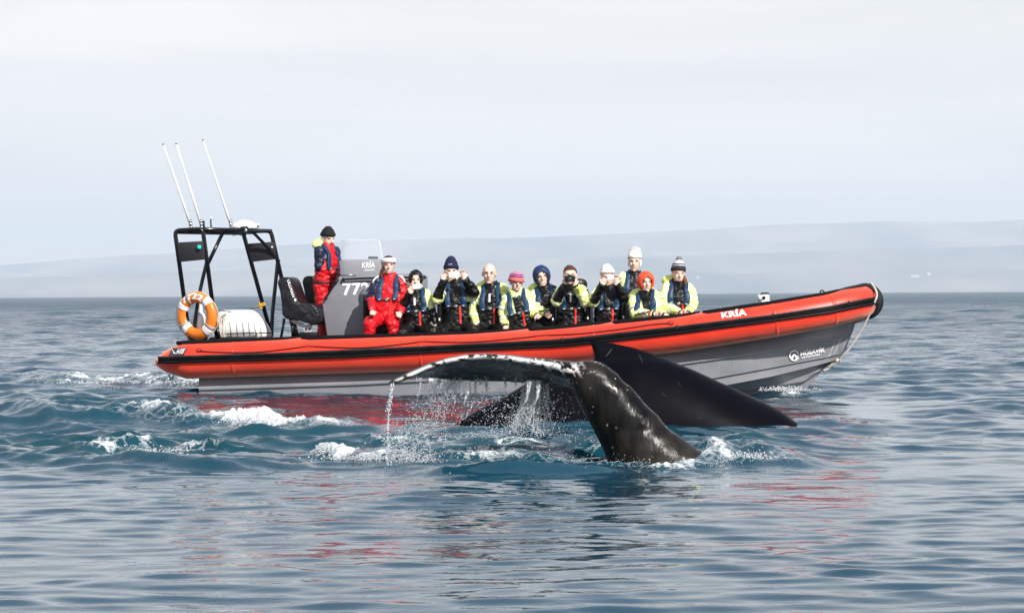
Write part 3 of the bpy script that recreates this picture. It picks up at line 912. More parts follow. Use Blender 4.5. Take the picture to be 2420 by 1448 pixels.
# ---- radar arch at the stern
arch = MB()
YA, YB = Yn(450) + 0.35, Yn(450) + 1.55       # starboard and port legs
def fillet(P, r, n=5):
    out = [P[0]]
    for i in range(1, len(P) - 1):
        a, b, c = P[i - 1], P[i], P[i + 1]
        d0 = (a - b); d1 = (c - b); k = min(r, d0.length * .45, d1.length * .45)
        p0 = b + d0.normalized() * k; p1 = b + d1.normalized() * k
        for j in range(n + 1):
            t = j / n
            out.append(p0 * (1 - t) ** 2 + b * 2 * t * (1 - t) + p1 * t * t)
    out.append(P[-1])
    return out
legsA = [[(413, 545), (449, 805)], [(479, 541), (514, 805)]]
legsB = [[(574, 548), (642, 795)], [(640, 545), (699, 805)]]
RT = 0.030
def pole(pts, Ys, r=RT, name='arch_pole', parent=None, mt=None, n=5, seg=12):
    P = smooth_path([W(x, y, Y) for (x, y), Y in zip(pts, Ys)], n)
    return MB().add(*sweep(P, r, seg)).build(name, mt or black_metal, parent or boat)
# starboard hoop, port hoop (each: leg, bend, short top, bend, leg)
def hoop(l0, l1, Y):
    P = fillet([W(x, y, Y) for x, y in (l0[1], l0[0], l1[0], l1[1])], 0.07)
    return MB().add(*sweep(P, RT, 12)).build('arch_hoop', black_metal, boat)
hoop(legsA[0], legsA[1], YA)
hoop(legsB[0], legsB[1], YB)
for (a, b) in (((418, 548), (580, 551)), ((480, 542), (640, 546)), ((448, 546), (600, 549))):
    pole([a, b], [YA, YB], name='arch_rail', n=2)
pole([(527, 549), (489, 628)], [YA + .4, YA + .2], r=0.026, name='arch_brace', n=2)
pole([(489, 618), (470, 700), (454, 803)], [YA + .2, YA + .1, YA], r=0.026, name='arch_brace')
pole([(598, 549), (630, 582), (660, 618)], [YA + .9, YB - .1, YB], r=0.022, name='arch_brace')
pole([(656, 622), (650, 680), (644, 740), (642, 790)], [YB] * 4, r=0.028, name='arch_brace')
pole([(452, 800), (560, 800), (700, 800)], [YA, YA, YA], r=0.022, name='arch_foot_rail', n=2)
pole([(505, 780), (512, 776), (520, 800)], [YA] * 3, r=0.02, name='arch_foot_rail', n=2)
pan = [(417, 573), (480, 569.5), (487, 613), (424, 619)]
sp = MB().add(*prism([W(x, y, YA - 0.03) for x, y in pan], Vector((0, 0.05, 0)), 0.008)).build('side_panel', mat('panel_black', (0.008, 0.008, 0.011), 0.55, bump=0.1, bscale=200), boat, angle=30)
pan = [(584, 576), (648, 571), (654, 612), (594, 619)]
MB().add(*prism([W(x, y, YB - 0.03) for x, y in pan], Vector((0, 0.05, 0)), 0.008)).build('side_panel', MATS['panel_black'], boat, angle=30)
lamp_green = mat('green_lens', (0.01, 0.62, 0.50), 0.15, coat=0.6)
nl = MB().add(*rbox(W(471, 584, YA - 0.06), Vector((0.026, 0, 0)), Vector((0, 0.03, 0)), Vector((0, 0, 0.028)), 0.012)).build('navigation_light', lamp_green, sp)
MB().add(*ellipsoid(W(471, 582, YA - 0.1), Vector((0.009, 0, 0)), Vector((0, 0.012, 0)), Vector((0, 0, 0.009)), 8, 6)).build('bulb', gel_white, nl) if False else None
nl2 = MB().add(*rbox(W(643, 584, YB - 0.06), Vector((0.012, 0, 0)), Vector((0, 0.02, 0)), Vector((0, 0, 0.012)), 0.005)).build('panel_fitting', gel_white, boat)
# whip aerials
for (x0, y0, x1, y1, Y) in ((386, 342, 450, 530, YA + .2), (417, 341, 475, 530, YA + .45), (480, 332, 545, 530, YB - .3)):
    a_ = MB().add(*sweep([W(x0 + (x1 - x0) * t, y0 + (y1 - y0) * t, Y) for t in (0, .3, .6, 1)], [0.009, 0.012, 0.015, 0.018], 8)).build('whip_aerial', gel_white, boat)
    MB().add(*sweep([W(x0 - 1, y0 - 2, Y), W(x0, y0 + 1, Y)], 0.011, 8)).build('aerial_tip', black_metal, a_)
    b_ = MB()
    for k, yy in enumerate((521, 528, 535)):
        b_.add(*sweep([W(x1 - 1 + k * .8, yy, Y), W(x1 + .4 + k * .8, yy + 4.5, Y)], 0.026, 10))
    b_.add(*sweep([W(x1 - 1, 518, Y), W(x1 + 1, 541, Y)], 0.017, 8))
    b_.build('aerial_base', steel, a_)
pole([(481, 522), (482, 541)], [YA + .5] * 2, r=0.016, name='mast_stub', n=1)
pole([(498, 518), (499, 541)], [YA + .6] * 2, r=0.010, name='mast_stub', n=1)
MB().add(*ellipsoid(W(498.5, 515, YA + .6), Vector((0.022, 0, 0)), Vector((0, 0.022, 0)), Vector((0, 0, 0.012)))).build('anchor_light', gel_white, boat)
# flattened radar dome
c = W(578, 539, YA + .75)
prof = [(0, 0.115), (0.07, 0.108), (0.13, 0.08), (0.18, 0.044), (0.195, 0.012), (0.18, -0.012), (0.0, -0.012)]
rings = [[c + Vector((r_ * math.cos(t), r_ * math.sin(t), z_)) for t in np.linspace(0, 2 * math.pi, 29)[:-1]] for r_, z_ in prof]
dome = MB().add(*loft(rings, caps=True)).build('radar_dome', gel_white, boat)
MB().add(*rbox(c + Vector((0.185, -0.05, 0.025)), Vector((0.03, 0, 0.006)), Vector((0, 0.012, 0)), Vector((-0.004, 0, 0.012)), 0.006)).build('camera_arm', black_metal, boat)
MB().add(*rbox(c + Vector((0.20, -0.05, 0.045)), Vector((0.018, 0, 0)), Vector((0, 0.02, 0)), Vector((0, 0, 0.016)), 0.008)).build('camera_head', gel_white, boat)
sl = MB().add(*sweep([W(570, 541, YA + .35), W(583, 542, YA + .3)], [0.035, 0.045], 14)).build('spot_lamp', black_metal, boat)
MB().add(*ellipsoid(W(581, 545, YA + .26), Vector((0.02, 0, 0)), Vector((0, 0.01, 0)), Vector((0, 0, 0.026)))).build('lamp_lens', steel, sl)
P_ = [W(560, 552, YA + .4), W(555, 556, YA + .4), W(550, 552, YA + .4)]
pole([(545, 551), (552, 557), (562, 552), (570, 557), (580, 551)], [YA + .5] * 5, r=0.004, name='cable', n=5, seg=5)

# ---- helm console
Yq = Yn(860) + 1.02
side = [(801, 651), (985, 645), (985, 800), (772, 800), (759, 716)]
con = MB().add(*prism([W(x, y, Yq) for x, y in side], PORT * 0.66 + UP * HEEL * 0.66, 0.03, 3)).build('helm_console', console_grey, boat, angle=30)
dash = [(803, 652), (801, 616), (812, 613), (903, 613), (910, 650)]
MB().add(*prism([W(x, y, Yq + 0.08) for x, y in dash], PORT * 0.5, 0.02, 3)).build('instrument_pod', console_grey, con, angle=30)
place_text('console_number', '7722', [(811, 698.5), (894, 694), (896, 667), (808, 668)], lambda x, y: W(x, y, Yq - 0.006), white_print, con, bold=0.03)
place_text('console_name', 'KRÍA', [(856, 633), (886, 632), (887, 615), (855, 617)], lambda x, y: W(x, y, Yq + 0.074), white_print, con, bold=0.03)
place_text('console_subtitle', 'HÚSAVÍK', [(861, 640.5), (886, 639.5), (886, 634.5), (861, 635.5)], lambda x, y: W(x, y, Yq + 0.074), white_print, con, bold=0.04)
# wrap-round acrylic windscreen
gl = bpy.data.materials.new('clear_acrylic'); gl.use_nodes = True
gn = gl.node_tree.nodes; gb = gn['Principled BSDF']; gb.inputs['Base Color'].default_value = (0.80, 0.84, 0.88, 1)
gb.inputs['Roughness'].default_value = 0.12; gb.inputs['Alpha'].default_value = 0.12; gb.inputs['Coat Weight'].default_value = 1.0
ws0 = [(797, 648, 0.55), (800, 648, 0.25), (806, 649, 0.08), (820, 650, 0.03), (850, 650, 0.02), (880, 649, 0.02), (912, 648, 0.02)]
ws1 = [(806, 570, 0.60), (808, 569, 0.32), (814, 568, 0.14), (826, 567.5, 0.09), (850, 567.5, 0.08), (876, 568, 0.08), (897, 569, 0.08)]
rings = []
for i in range(6):
    t = i / 5
    rings.append(smooth_path([W(a[0] * (1 - t) + b[0] * t, a[1] * (1 - t) + b[1] * t, Yq + a[2] * (1 - t) + b[2] * t) for a, b in zip(ws0, ws1)], 4))
ws = MB().add(*loft(rings, caps=False, closed_ring=False)).build('windscreen', gl, con)
edge_m = mat('acrylic_edge', (0.75, 0.78, 0.8), 0.2)
MB().add(*sweep(rings[-1], 0.004, 6)).build('screen_edge', edge_m, ws)
MB().add(*sweep([W(897, 569, Yq + .08), W(904, 612, Yq + .05), W(912, 648, Yq + .02)], 0.005, 6)).build('screen_edge', edge_m, ws)
pole([(803, 649), (842, 650)], [Yq - .01] * 2, r=0.006, name='screen_trim', parent=con, mt=steel, n=1, seg=6)
for x in (805, 841): MB().add(*ellipsoid(W(x, 645, Yq - .01), Vector((0.008, 0, 0)), Vector((0, 0.008, 0)), Vector((0, 0, 0.008)), 8, 5)).build('screen_bolt', steel, con)
# grab handles
def handle(pts, Ys, r=0.014):
    h = pole(pts, Ys, r=r, name='grab_handle', parent=con, n=3)
    for (x, y), Y in ((pts[0], Ys[0]), (pts[-1], Ys[-1])):
        MB().add(*ellipsoid(W(x, y, Y + .02), Vector((0.026, 0, 0)), Vector((0, 0.04, 0)), Vector((0, 0, 0.026)), 12, 8)).build('handle_foot', black_metal, h)
handle([(797, 662), (784, 682), (770, 704)], [Yq - .06] * 3)
handle([(812, 660), (880, 657), (1003, 655)], [Yq - .05] * 3)
# screens and wheel behind the glass
MB().add(*rbox(W(882, 609, Yq + .4), Vector((0.07, 0, 0)), Vector((0, 0.02, 0)), Vector((0, 0, 0.018)), 0.008)).build('chart_plotter', black_metal, con)
c = W(800, 668, Yq + 0.45)
ring = [c + Vector((0.03 * math.cos(t), 0.17 * math.sin(t), 0.16 * math.cos(t) )) for t in np.linspace(0, 2 * math.pi, 25)[:-1]]
MB().add(*sweep(ring, 0.014, 8, closed=True)).build('steering_wheel', black_metal, con)

# ---- covered helm seats on sprung bases
def helm_seat(dx, dyw, dist, text=True):
    o = [(655.5, 668), (659, 657), (667, 653), (681, 655), (687, 662), (706, 716), (722, 718), (738, 718), (752, 729), (756, 744), (752, 762), (742, 768), (718, 762), (700, 757), (676, 752), (667, 744), (664, 715), (660, 686)]
    cx = 705
    pl = [W(x + dx, y + dyw, dist) for x, y in o]
    s = MB().add(*prism(pl, PORT * 0.46, 0.05, 4))
    # soften the cloth
    for v in s.V:
        n_ = mnoise.noise_vector(v * 5.0)
        v += n_ * 0.012
    s_ = s.build('helm_seat', cover_black, boat, angle=50)
    if text:
        place_text('cover_lettering', 'ULLMAN', [(678 + dx, 662 + dyw), (691 + dx, 703 + dyw), (696.5 + dx, 701 + dyw), (684 + dx, 661 + dyw)], lambda x, y: W(x, y, dist - 0.012), white_print, s_, bold=0.03)
        dm = [(695, 706), (699, 704), (700.5, 711), (696, 712)]
        MB().add([W(x + dx, y + dyw, dist - 0.012) for x, y in dm], [(0, 1, 2, 3)]).build('cover_emblem', white_print, s_, smooth=False)
    return s_
seat2 = helm_seat(58, -2, Yn(700) + 1.42, False)
seat1 = helm_seat(0, 0, Yn(700) + 0.62)
place_text('cover_lettering', 'U', [(738, 655), (741, 662), (746, 660), (743, 653)], lambda x, y: W(x, y, Yn(700) + 1.405), white_print, seat2, bold=0.03)
br = mat('pale_bracket', (0.45, 0.45, 0.44), 0.4)
bk = [(682, 757), (700, 756), (722, 768), (738, 764), (737, 784), (720, 786), (712, 772), (694, 764)]
b_ = MB().add(*prism([W(x, y, Yn(700) + .7) for x, y in bk], Vector((0, 0.04, 0)), 0.004)).build('seat_bracket', br, seat1, angle=30)
for (x, y) in ((724, 777), (732, 777)):
    MB().add(*sweep([W(x, y, Yn(700) + .685), W(x, y, Yn(700) + .7)], 0.014, 10)).build('bracket_hole', hull_mark, b_)
for pts in (((672, 752), (664, 800)), ((690, 762), (692, 800)), ((696, 762), (706, 800)), ((704, 764), (722, 775))):
    pole(list(pts), [Yn(700) + .75] * 2, r=0.019, name='seat_strut', parent=seat1, n=2)
MB().add(*rbox(W(730, 793, Yn(720) + .75), Vector((0.13, 0, 0)), Vector((0, 0.15, 0)), Vector((0, 0, 0.05)), 0.02)).build('seat_base', seat_black, boat)

# ---- jockey seats for the passengers: black pods with a back pad and a white sticker
def jockey(px, top, q, w=5.5):
    Y = Yn(px) + q
    s = empty('jockey_seat', W(px, 790, Y), None, None)
    s.parent = boat; s.location = ORG[s.name] - ORG[boat.name]
    c = W(px, (top + 772) / 2, Y); h = (772 - top) / 2 / FPX * Y
    MB().add(*rbox(c, Vector((w / FPX * Y, 0, 0)), PORT * 0.15, UP * h, 0.02, 3)).build('backrest', seat_black, s, angle=40)
    MB().add(*rbox(c + Vector((0.2, 0.0, -h - 0.04)), Vector((0.2, 0, 0)), PORT * 0.17, UP * 0.07, 0.04, 3)).build('cushion', seat_black, s, angle=40)
    MB().add(*rbox(c + Vector((0.18, 0.0, -h - 0.26)), Vector((0.17, 0, 0)), PORT * 0.14, UP * 0.17, 0.03, 2)).build('pod', seat_black, s, angle=40)
    MB().add(*rbox(c - PORT * 0.153 + UP * (-h * 0.45) + Vector((0.004, 0, 0)), Vector((0.010, 0, 0)), PORT * 0.003, UP * 0.018, 0.001, 1)).build('sticker', white_print, s)
    hp_ = [c + Vector((-0.03, 0, h - 0.02)) - PORT * 0.1, c + Vector((-0.035, 0, h + 0.05)) - PORT * 0.06, c + Vector((-0.035, 0, h + 0.05)) + PORT * 0.06, c + Vector((-0.03, 0, h - 0.02)) + PORT * 0.1]
    MB().add(*sweep(smooth_path(hp_, 4), 0.011, 7)).build('hand_hoop', black_metal, s)
for px, top, q in ((870, 708, 0.72), (1044, 708, 0.82), (1190, 720, 1.1), (1311, 706, 0.92), (1393, 694, 0.90), (1477, 688, 0.90), (1562, 696, 1.05)):
    jockey(px, top, q)

# ---- bow lamp on the deck forward
c = W(1808, 703, Yn(1808) + 0.35)
bl = MB().add(*rbox(c, Vector((0.055, 0, 0)), Vector((0, 0.05, 0)), Vector((0, 0, 0.045)), 0.02, 3)).build('bow_lamp', gel_white, boat, angle=40)
MB().add(*sweep([c + Vector((-0.04, 0, 0.0)), c + Vector((-0.09, -0.01, -0.005))], [0.035, 0.045], 14)).build('lamp_horn', gel_white, bl)
MB().add(*sweep([c + Vector((-0.02, -0.052, 0.0)), c + Vector((-0.02, -0.06, 0.0))], 0.022, 14)).build('lens', black_metal, bl)
MB().add(*rbox(c + Vector((0.0, 0, 0.055)), Vector((0.052, 0, 0)), Vector((0, 0.045, 0)), Vector((0, 0, 0.012)), 0.005)).build('lamp_lid', black_metal, bl)
MB().add(*rbox(c + Vector((0.01, 0, -0.06)), Vector((0.06, 0, 0)), Vector((0, 0.05, 0)), Vector((0, 0, 0.02)), 0.006)).build('lamp_foot', gel_white, bl)
MB().add(*sweep([tube_pt(1945, 92, 0.02), tube_pt(1948, 92, 0.045), tube_pt(1954, 92, 0.045), tube_pt(1957, 92, 0.02)], 0.01, 8)).build('bow_cleat', black_metal, boat)

# ---- things carried at the stern
orange = mat('ring_orange', (0.80, 0.20, 0.012), 0.32, spec=0.5, var=0.06, coat=0.25, bump=0.05, bscale=30)
tape = mat('reflective_tape', (0.80, 0.80, 0.80), 0.4, var=0.05)
tape_g = mat('worn_tape', (0.35, 0.34, 0.33), 0.5, var=0.3)
rc = W(466, 745.5, YA - 0.10)
ra = Vector((math.cos(R(30)), -math.sin(R(30)), -0.05)).normalized(); rb_ = Vector((0.0, 0.0, 1)); rn = ra.cross(rb_).normalized()
if rn.y > 0: rn = -rn
Rmaj, rmin = 0.255, 0.078
def torus_pt(t, s, rm=rmin, lift=0.0):
    e = ra * math.cos(t) + rb_ * math.sin(t)
    return rc + e * (Rmaj + (rm + lift) * math.cos(s)) + rn * ((rm * 0.8 + lift) * math.sin(s))
def torus(t0, t1, n, lift=0.0, closed=False, sg=18, s0=0, s1=2 * math.pi):
    ts = np.linspace(t0, t1, n + 1)[: n if closed else n + 1]
    rings = [[torus_pt(t, s, lift=lift) for s in np.linspace(s0, s1, sg + 1)[:-1]] for t in ts]
    if closed: rings.append(rings[0])
    return loft(rings, caps=not closed)
ring = empty('life_ring', rc - UP * 0.33, 'orange life ring with white bands and number lashed to the radar arch at the stern', 'life ring')
MB().add(*torus(0, 2 * math.pi, 56, closed=True)).build('ring_body', orange, ring)
for a in (154, 46, -46, -132):
    MB().add(*torus(R(a - 9), R(a + 9), 6, lift=0.004)).build('white_band', tape, ring)
for a in (118, -30, -146):
    MB().add(*torus(R(a - 3.5), R(a + 3.5), 4, lift=0.007)).build('reflective_band', tape_g, ring)
uv, F = text_mesh('7722', 0.05)
V = []
for u, v in uv:
    t = R(140 - 82 * u); s = R(78 + 64 * (0.5 - v))
    V.append(torus_pt(t, s, lift=0.006))
MB().add(V, F).build('ring_number', white_print, ring, smooth=False)
gp = []
for i in range(49):
    t = 2 * math.pi * i / 48
    bulge = abs(math.sin(2 * (t - R(48)))) ** 0.7
    gp.append(rc + (ra * math.cos(t) + rb_ * math.sin(t)) * (Rmaj + rmin + 0.004 + 0.03 * bulge * (1 if math.sin(t) < 0.5 else 0.3)) + UP * (-0.015 * bulge))
MB().add(*sweep(gp[:-1], 0.006, 6, closed=True)).build('grab_line', rope_white, ring)

# white marker float standing inside the ring
mk = empty('marker_float', W(474, 800, YA + 0.12), 'white bottle-shaped marker float standing behind the life ring', 'marker float')
rings = []
for (px, py, r_) in ((475, 712, .014), (475, 716, .026), (474.5, 722, .026), (474.5, 736, .022), (474.5, 742, .05), (474, 748, .068), (473, 760, .075), (472, 776, .078), (471, 784, .07), (471, 787, .03)):
    c = W(px, py, YA + 0.12)
    rings.append([c + Vector((r_ * math.cos(t), r_ * math.sin(t), 0)) for t in np.linspace(0, 2 * math.pi, 19)[:-1]])
MB().add(*loft(rings)).build('float_body', gel_white, mk)
MB().add(*rbox(W(493, 762, YA + 0.22), Vector((0.075, 0, 0.02)), Vector((0, 0.05, 0)), Vector((-0.01, 0, 0.10)), 0.03, 3)).build('battery_case', gel_white, mk, angle=40)
MB().add(*rbox(W(482, 754, YA + 0.16), Vector((0.008, 0, 0)), Vector((0, 0.02, 0)), Vector((0, 0, 0.012)), 0.003)).build('label_plate', tube_red, mk)
MB().add(*sweep([W(455, 786, YA), W(449, 778, YA), W(462, 758, YA + .05)], 0.014, 8)).build('holder_arm', mat('bronze_holder', (0.16, 0.06, 0.03), 0.5), mk)

# life raft canister
lr = empty('life_raft_canister', W(580, 806, YA + 0.55), 'white barrel-shaped life raft canister strapped to a cradle behind the helm seats', 'life raft')
o_ = [(518, 744), (522, 737), (532, 734), (600, 733), (612, 737), (622, 745), (632, 757), (638, 772), (642, 788), (641, 798)]
rings = []
prof = [(516, .16), (520, .205), (530, .222), (560, .226), (598, .226), (612, .205), (624, .165), (634, .11), (641, .045)]
for k, (px, r_) in enumerate(prof):
    bot = W(px, 800, YA + 0.5)
    cz = 0.20 if px < 600 else 0.20 - (px - 600) / 41 * 0.12
    c = W(px, 803, YA + 0.5) + UP * cz
    rings.append([c + Vector((0, r_ * 0.95 * math.cos(t), max(-0.19, r_ * math.sin(t) * 0.98))) for t in np.linspace(0, 2 * math.pi, 37)[:-1]])
MB().add(*loft(rings)).build('canister_shell', gel_white, lr)
groove = mat('canister_groove', (0.16, 0.16, 0.16), 0.6)
for px in (548, 563, 578, 592, 606, 619):
    r_ = float(np.interp(px, [p[0] for p in prof], [p[1] for p in prof]))
    cz = 0.20 if px < 600 else 0.20 - (px - 600) / 41 * 0.12
    c = W(px, 803, YA + 0.5) + UP * cz
    pts = [c + Vector((-0.012 * math.sin(t) * 2, -(r_ * 0.95 + 0.002) * math.cos(t), (r_ + 0.002) * math.sin(t) * 0.98)) for t in np.linspace(-0.85, 0.35, 9)]
    MB().add(*sweep(pts, [0.005] * 8 + [0.001], 6)).build('moulded_rib', groove, lr)
for py in (787, 797):
    MB().add(*sweep([W(520, py + 2, YA + .26), W(580, py, YA + .26), W(645, py - 1, YA + .26)], 0.008, 6)).build('cradle_bar', black_metal, lr)
for px in (546, 577, 607, 632):
    MB().add(*sweep([W(px, 786, YA + .255), W(px - 2, 806, YA + .255)], 0.007, 6)).build('cradle_bar', black_metal, lr)
MB().add(*rbox(W(600, 792, YA + .24), Vector((0.018, 0, 0)), Vector((0, 0.012, 0)), Vector((0, 0, 0.026)), 0.004)).build('strap_buckle', steel, lr)
MB().add(*rbox(W(574, 798, YA + .24), Vector((0.04, 0, 0)), Vector((0, 0.01, 0)), Vector((0, 0, 0.014)), 0.004)).build('label_plate', mat('blue_label', (0.03, 0.12, 0.5), 0.5), lr)
# hank of cord
hk = MB()
for k in range(9):
    x = 517 + k * 1.9
    P = [W(x + 6 - k * .4, 738 + random.uniform(-3, 3), YA + .18), W(x + random.uniform(-2, 2), 756, YA + .14 + random.uniform(0, .05)), W(x + random.uniform(-3, 3), 778, YA + .15), W(x + random.uniform(-2, 3), 803, YA + .18)]
    hk.add(*sweep(smooth_path(P, 5), 0.008, 6))
hk.add(*sweep(smooth_path([W(508, 770, YA + .1), W(514, 757, YA + .1), W(524, 745, YA + .12), W(536, 741, YA + .16)], 5), 0.008, 6))
tag(hk.build('rope_hank', rope_white), 'hank of pale cord hanging between the life ring and the white canister', 'rope')
yl = mat('yellow_cord', (0.75, 0.42, 0.03), 0.7)
yc = MB()
yc.add(*sweep(smooth_path([W(602, 727, YB), W(612, 722, YB - .05), W(622, 716, YB - .05), W(626, 720, YB - .04), (W(616, 724, YB - .05)), W(620, 729, YB - .05)], 5), 0.010, 6))
yc.add(*sweep(smooth_path([W(612, 715, YB), W(618, 722, YB - .06), W(627, 718, YB)], 5), 0.009, 6))
yo = tag(yc.build('yellow_cord', yl), 'short yellow cord knotted round a leg of the radar arch above the canister', 'rope')
MB().add(*sweep(smooth_path([W(516, 733, YA + .3), W(560, 737, YA + .5), W(595, 730, YB), W(604, 726, YB)], 5), 0.006, 6)).build('black_tie', black_metal, yo)

# bow painter: pale rope from the nose down to the stem
P = [tube_pt(2030, 60, 0.05), tube_pt(2044, 35, 0.06)]
rope_pts = [W(2058, 668, Yc(2044)), W(2070, 686, Yc(2044) - .34), W(2072, 700, Yc(2044) - .38), W(2066, 716, Yc(2044) - .38), W(2054, 745, Yc(2044) - .3), W(2030, 790, Yc(2020) - .25), W(2002, 830, Yc(2000) - .22), W(1978, 856, Yc(1980) - .16), W(1960, 868, Yc(1960) - .12), W(1946, 878, Yc(1945) - .06)]
pr = MB().add(*sweep(smooth_path(rope_pts, 8), 0.014, 8))
for k in range(16):     # bulky splice at the low end
    t = k / 15
    c = W(1982 - 34 * t, 852 + 24 * t, Yc(1965) - .15 + .07 * t)
    pr.add(*ellipsoid(c + Vector((random.uniform(-.008, .008), 0, random.uniform(-.008, .008))), Vector((0.026, 0, -0.008)), Vector((0, 0.02, 0)), Vector((0.01, 0, 0.016)), 8, 6))
pr.add(*ellipsoid(W(1979, 852, Yc(1975) - .16), Vector((0.03, 0, 0)), Vector((0, 0.03, 0)), Vector((0, 0, 0.03)), 10, 8))
tag(pr.build('bow_rope', rope_white), 'pale mooring rope slung from the nose down to the stem of the boat', 'rope')
# ------------------------------------------------------------------ the whales
def remesh(V, F, voxel, smooth_it=3, factor=0.5):
    me = mesh_data('tmp', V, F)
    o = bpy.data.objects.new('tmp', me); COL.objects.link(o)
    md = o.modifiers.new('r', 'REMESH'); md.mode = 'VOXEL'; md.voxel_size = voxel; md.use_smooth_shade = True
    if smooth_it:
        s = o.modifiers.new('s', 'SMOOTH'); s.iterations = smooth_it; s.factor = factor
    dg = bpy.context.evaluated_depsgraph_get()
    r_ = bpy.data.meshes.new_from_object(o.evaluated_get(dg))
    n_ = len(r_.vertices); co = np.empty(n_ * 3); r_.vertices.foreach_get('co', co)
    nf = len(r_.polygons); fs = np.empty(nf * 4, int)
    if nf and all(len(p.vertices) == 4 for p in r_.polygons):
        r_.polygons.foreach_get('vertices', fs); faces = fs.reshape(-1, 4)
    else:
        faces = [tuple(p.vertices) for p in r_.polygons]
    bpy.data.objects.remove(o); bpy.data.meshes.remove(me); bpy.data.meshes.remove(r_)
    return co.reshape(-1, 3), faces

def np_obj(name, co, faces, mats, parent=None, origin=None, fm=None, attrs={}):
    origin = Vector(origin if origin is not None else co.mean(0))
    me = mesh_data(name, (co - np.array(origin)).tolist(), faces.tolist() if hasattr(faces, 'tolist') else faces, mats, fm)
    for k, a in attrs.items():
        t = me.attributes.new(k, 'FLOAT', 'POINT'); t.data.foreach_set('value', np.asarray(a, float))
    o = bpy.data.objects.new(name, me); COL.objects.link(o); ORG[o.name] = origin
    if parent is not None:
        o.parent = parent; o.location = origin - ORG[parent.name]
    else: o.location = origin
    return o

def whale_skin(name, base, brown, scars=True, rough=0.3, bump=0.25):
    m_ = bpy.data.materials.new(name); m_.use_nodes = True
    t = m_.node_tree; n = t.nodes; l = t.links.new; b = n['Principled BSDF']
    tcn = n.new('ShaderNodeTexCoord')
    def nz(s, d, st=(1, 1, 1)):
        mp_ = n.new('ShaderNodeMapping'); mp_.inputs['Scale'].default_value = st; mp_.inputs['Rotation'].default_value = (0, -0.55, 0); l(tcn.outputs['Object'], mp_.inputs[0])
        z_ = n.new('ShaderNodeTexNoise'); z_.inputs['Scale'].default_value = s; z_.inputs['Detail'].default_value = d; l(mp_.outputs[0], z_.inputs['Vector']); return z_
    a = nz(3.0, 9, (1.5, 1, 0.5)) if scars else nz(2.0, 3); cr = n.new('ShaderNodeValToRGB')
    cr.color_ramp.elements[0].position = 0.40; cr.color_ramp.elements[0].color = (*base, 1)
    cr.color_ramp.elements[1].position = 0.66; cr.color_ramp.elements[1].color = (*brown, 1)
    l(a.outputs['Fac'], cr.inputs[0])
    mx = n.new('ShaderNodeMix'); mx.data_type = 'RGBA'; l(cr.outputs[0], mx.inputs[6]); mx.inputs[7].default_value = (0.80, 0.78, 0.76, 1)
    if scars:
        at_ = n.new('ShaderNodeAttribute'); at_.attribute_name = 'scar'; l(at_.outputs['Fac'], mx.inputs[0])
    else:
        vo = n.new('ShaderNodeTexNoise'); vo.inputs['Scale'].default_value = 14; vo.inputs['Detail'].default_value = 3
        mp_ = n.new('ShaderNodeMapping'); mp_.inputs['Scale'].default_value = (3, 1, .35); mp_.inputs['Rotation'].default_value = (0, 0.9, 0); l(tcn.outputs['Object'], mp_.inputs[0]); l(mp_.outputs[0], vo.inputs['Vector'])
        mr = n.new('ShaderNodeMapRange'); mr.inputs[1].default_value = 0.70; mr.inputs[2].default_value = 0.78; mr.inputs[4].default_value = 0.004; l(vo.outputs['Fac'], mr.inputs[0]); l(mr.outputs[0], mx.inputs[0])
    l(mx.outputs[2], b.inputs['Base Color'])
    rr = n.new('ShaderNodeMapRange'); rr.inputs[1].default_value = 0.35; rr.inputs[2].default_value = 0.7; rr.inputs[3].default_value = rough - 0.08; rr.inputs[4].default_value = rough + 0.18
    c = nz(9, 7) if scars else nz(1.5, 2); l(c.outputs['Fac'], rr.inputs[0]); l(rr.outputs[0], b.inputs['Roughness'])
    b.inputs['Specular IOR Level'].default_value = 0.16 if scars else 0.02
    d = nz(28, 8); e = nz(4, 4, (2, 1, 0.6)) if scars else nz(1.2, 2)
    bp = n.new('ShaderNodeBump'); bp.inputs['Strength'].default_value = bump; bp.inputs['Distance'].default_value = 0.008; l(d.outputs['Fac'], bp.inputs['Height'])
    bp2 = n.new('ShaderNodeBump'); bp2.inputs['Strength'].default_value = 0.35; bp2.inputs['Distance'].default_value = 0.04; l(e.outputs['Fac'], bp2.inputs['Height']); l(bp.outputs[0], bp2.inputs['Normal'])
    l(bp2.outputs[0], b.inputs['Normal'])
    return m_

# tail stock
YT = 18.95
PR = [(1160, 1452, 1752), (1120, 1444, 1714), (1105, 1440, 1699), (1090, 1435, 1682), (1075, 1430, 1668), (1060, 1424, 1649), (1045, 1417, 1625), (1030, 1410, 1606), (1015, 1402, 1583), (1000, 1394, 1571), (982, 1384, 1556),
      (965, 1374, 1537), (947, 1364, 1519), (930, 1356, 1505), (915, 1350, 1491), (900, 1345, 1474), (887, 1342, 1463), (876, 1342, 1450), (867, 1345, 1438), (860, 1352, 1426), (855, 1362, 1415), (852.5, 1376, 1404)]
parts = MB()
rings = []
for py, a, b in PR:
    c = W((a + b) / 2, py, YT + 0.02); hw = (b - a) / 2 / FPX * YT
    t = (1160 - py) / 308
    hd = hw * (0.52 + 0.12 * t)
    ring = []
    for k in range(40):
        th = 2 * math.pi * k / 40
        x = math.cos(th); y = math.sin(th)
        # ventral and dorsal keels: narrower at both ends of the section
        kx_ = math.copysign(abs(x) ** 0.92, x); ky_ = math.copysign(abs(y) ** 1.12, y)
        ring.append(c + Vector((kx_ * hw, ky_ * hd, 0)))
    rings.append(ring)
parts.add(*loft(rings))
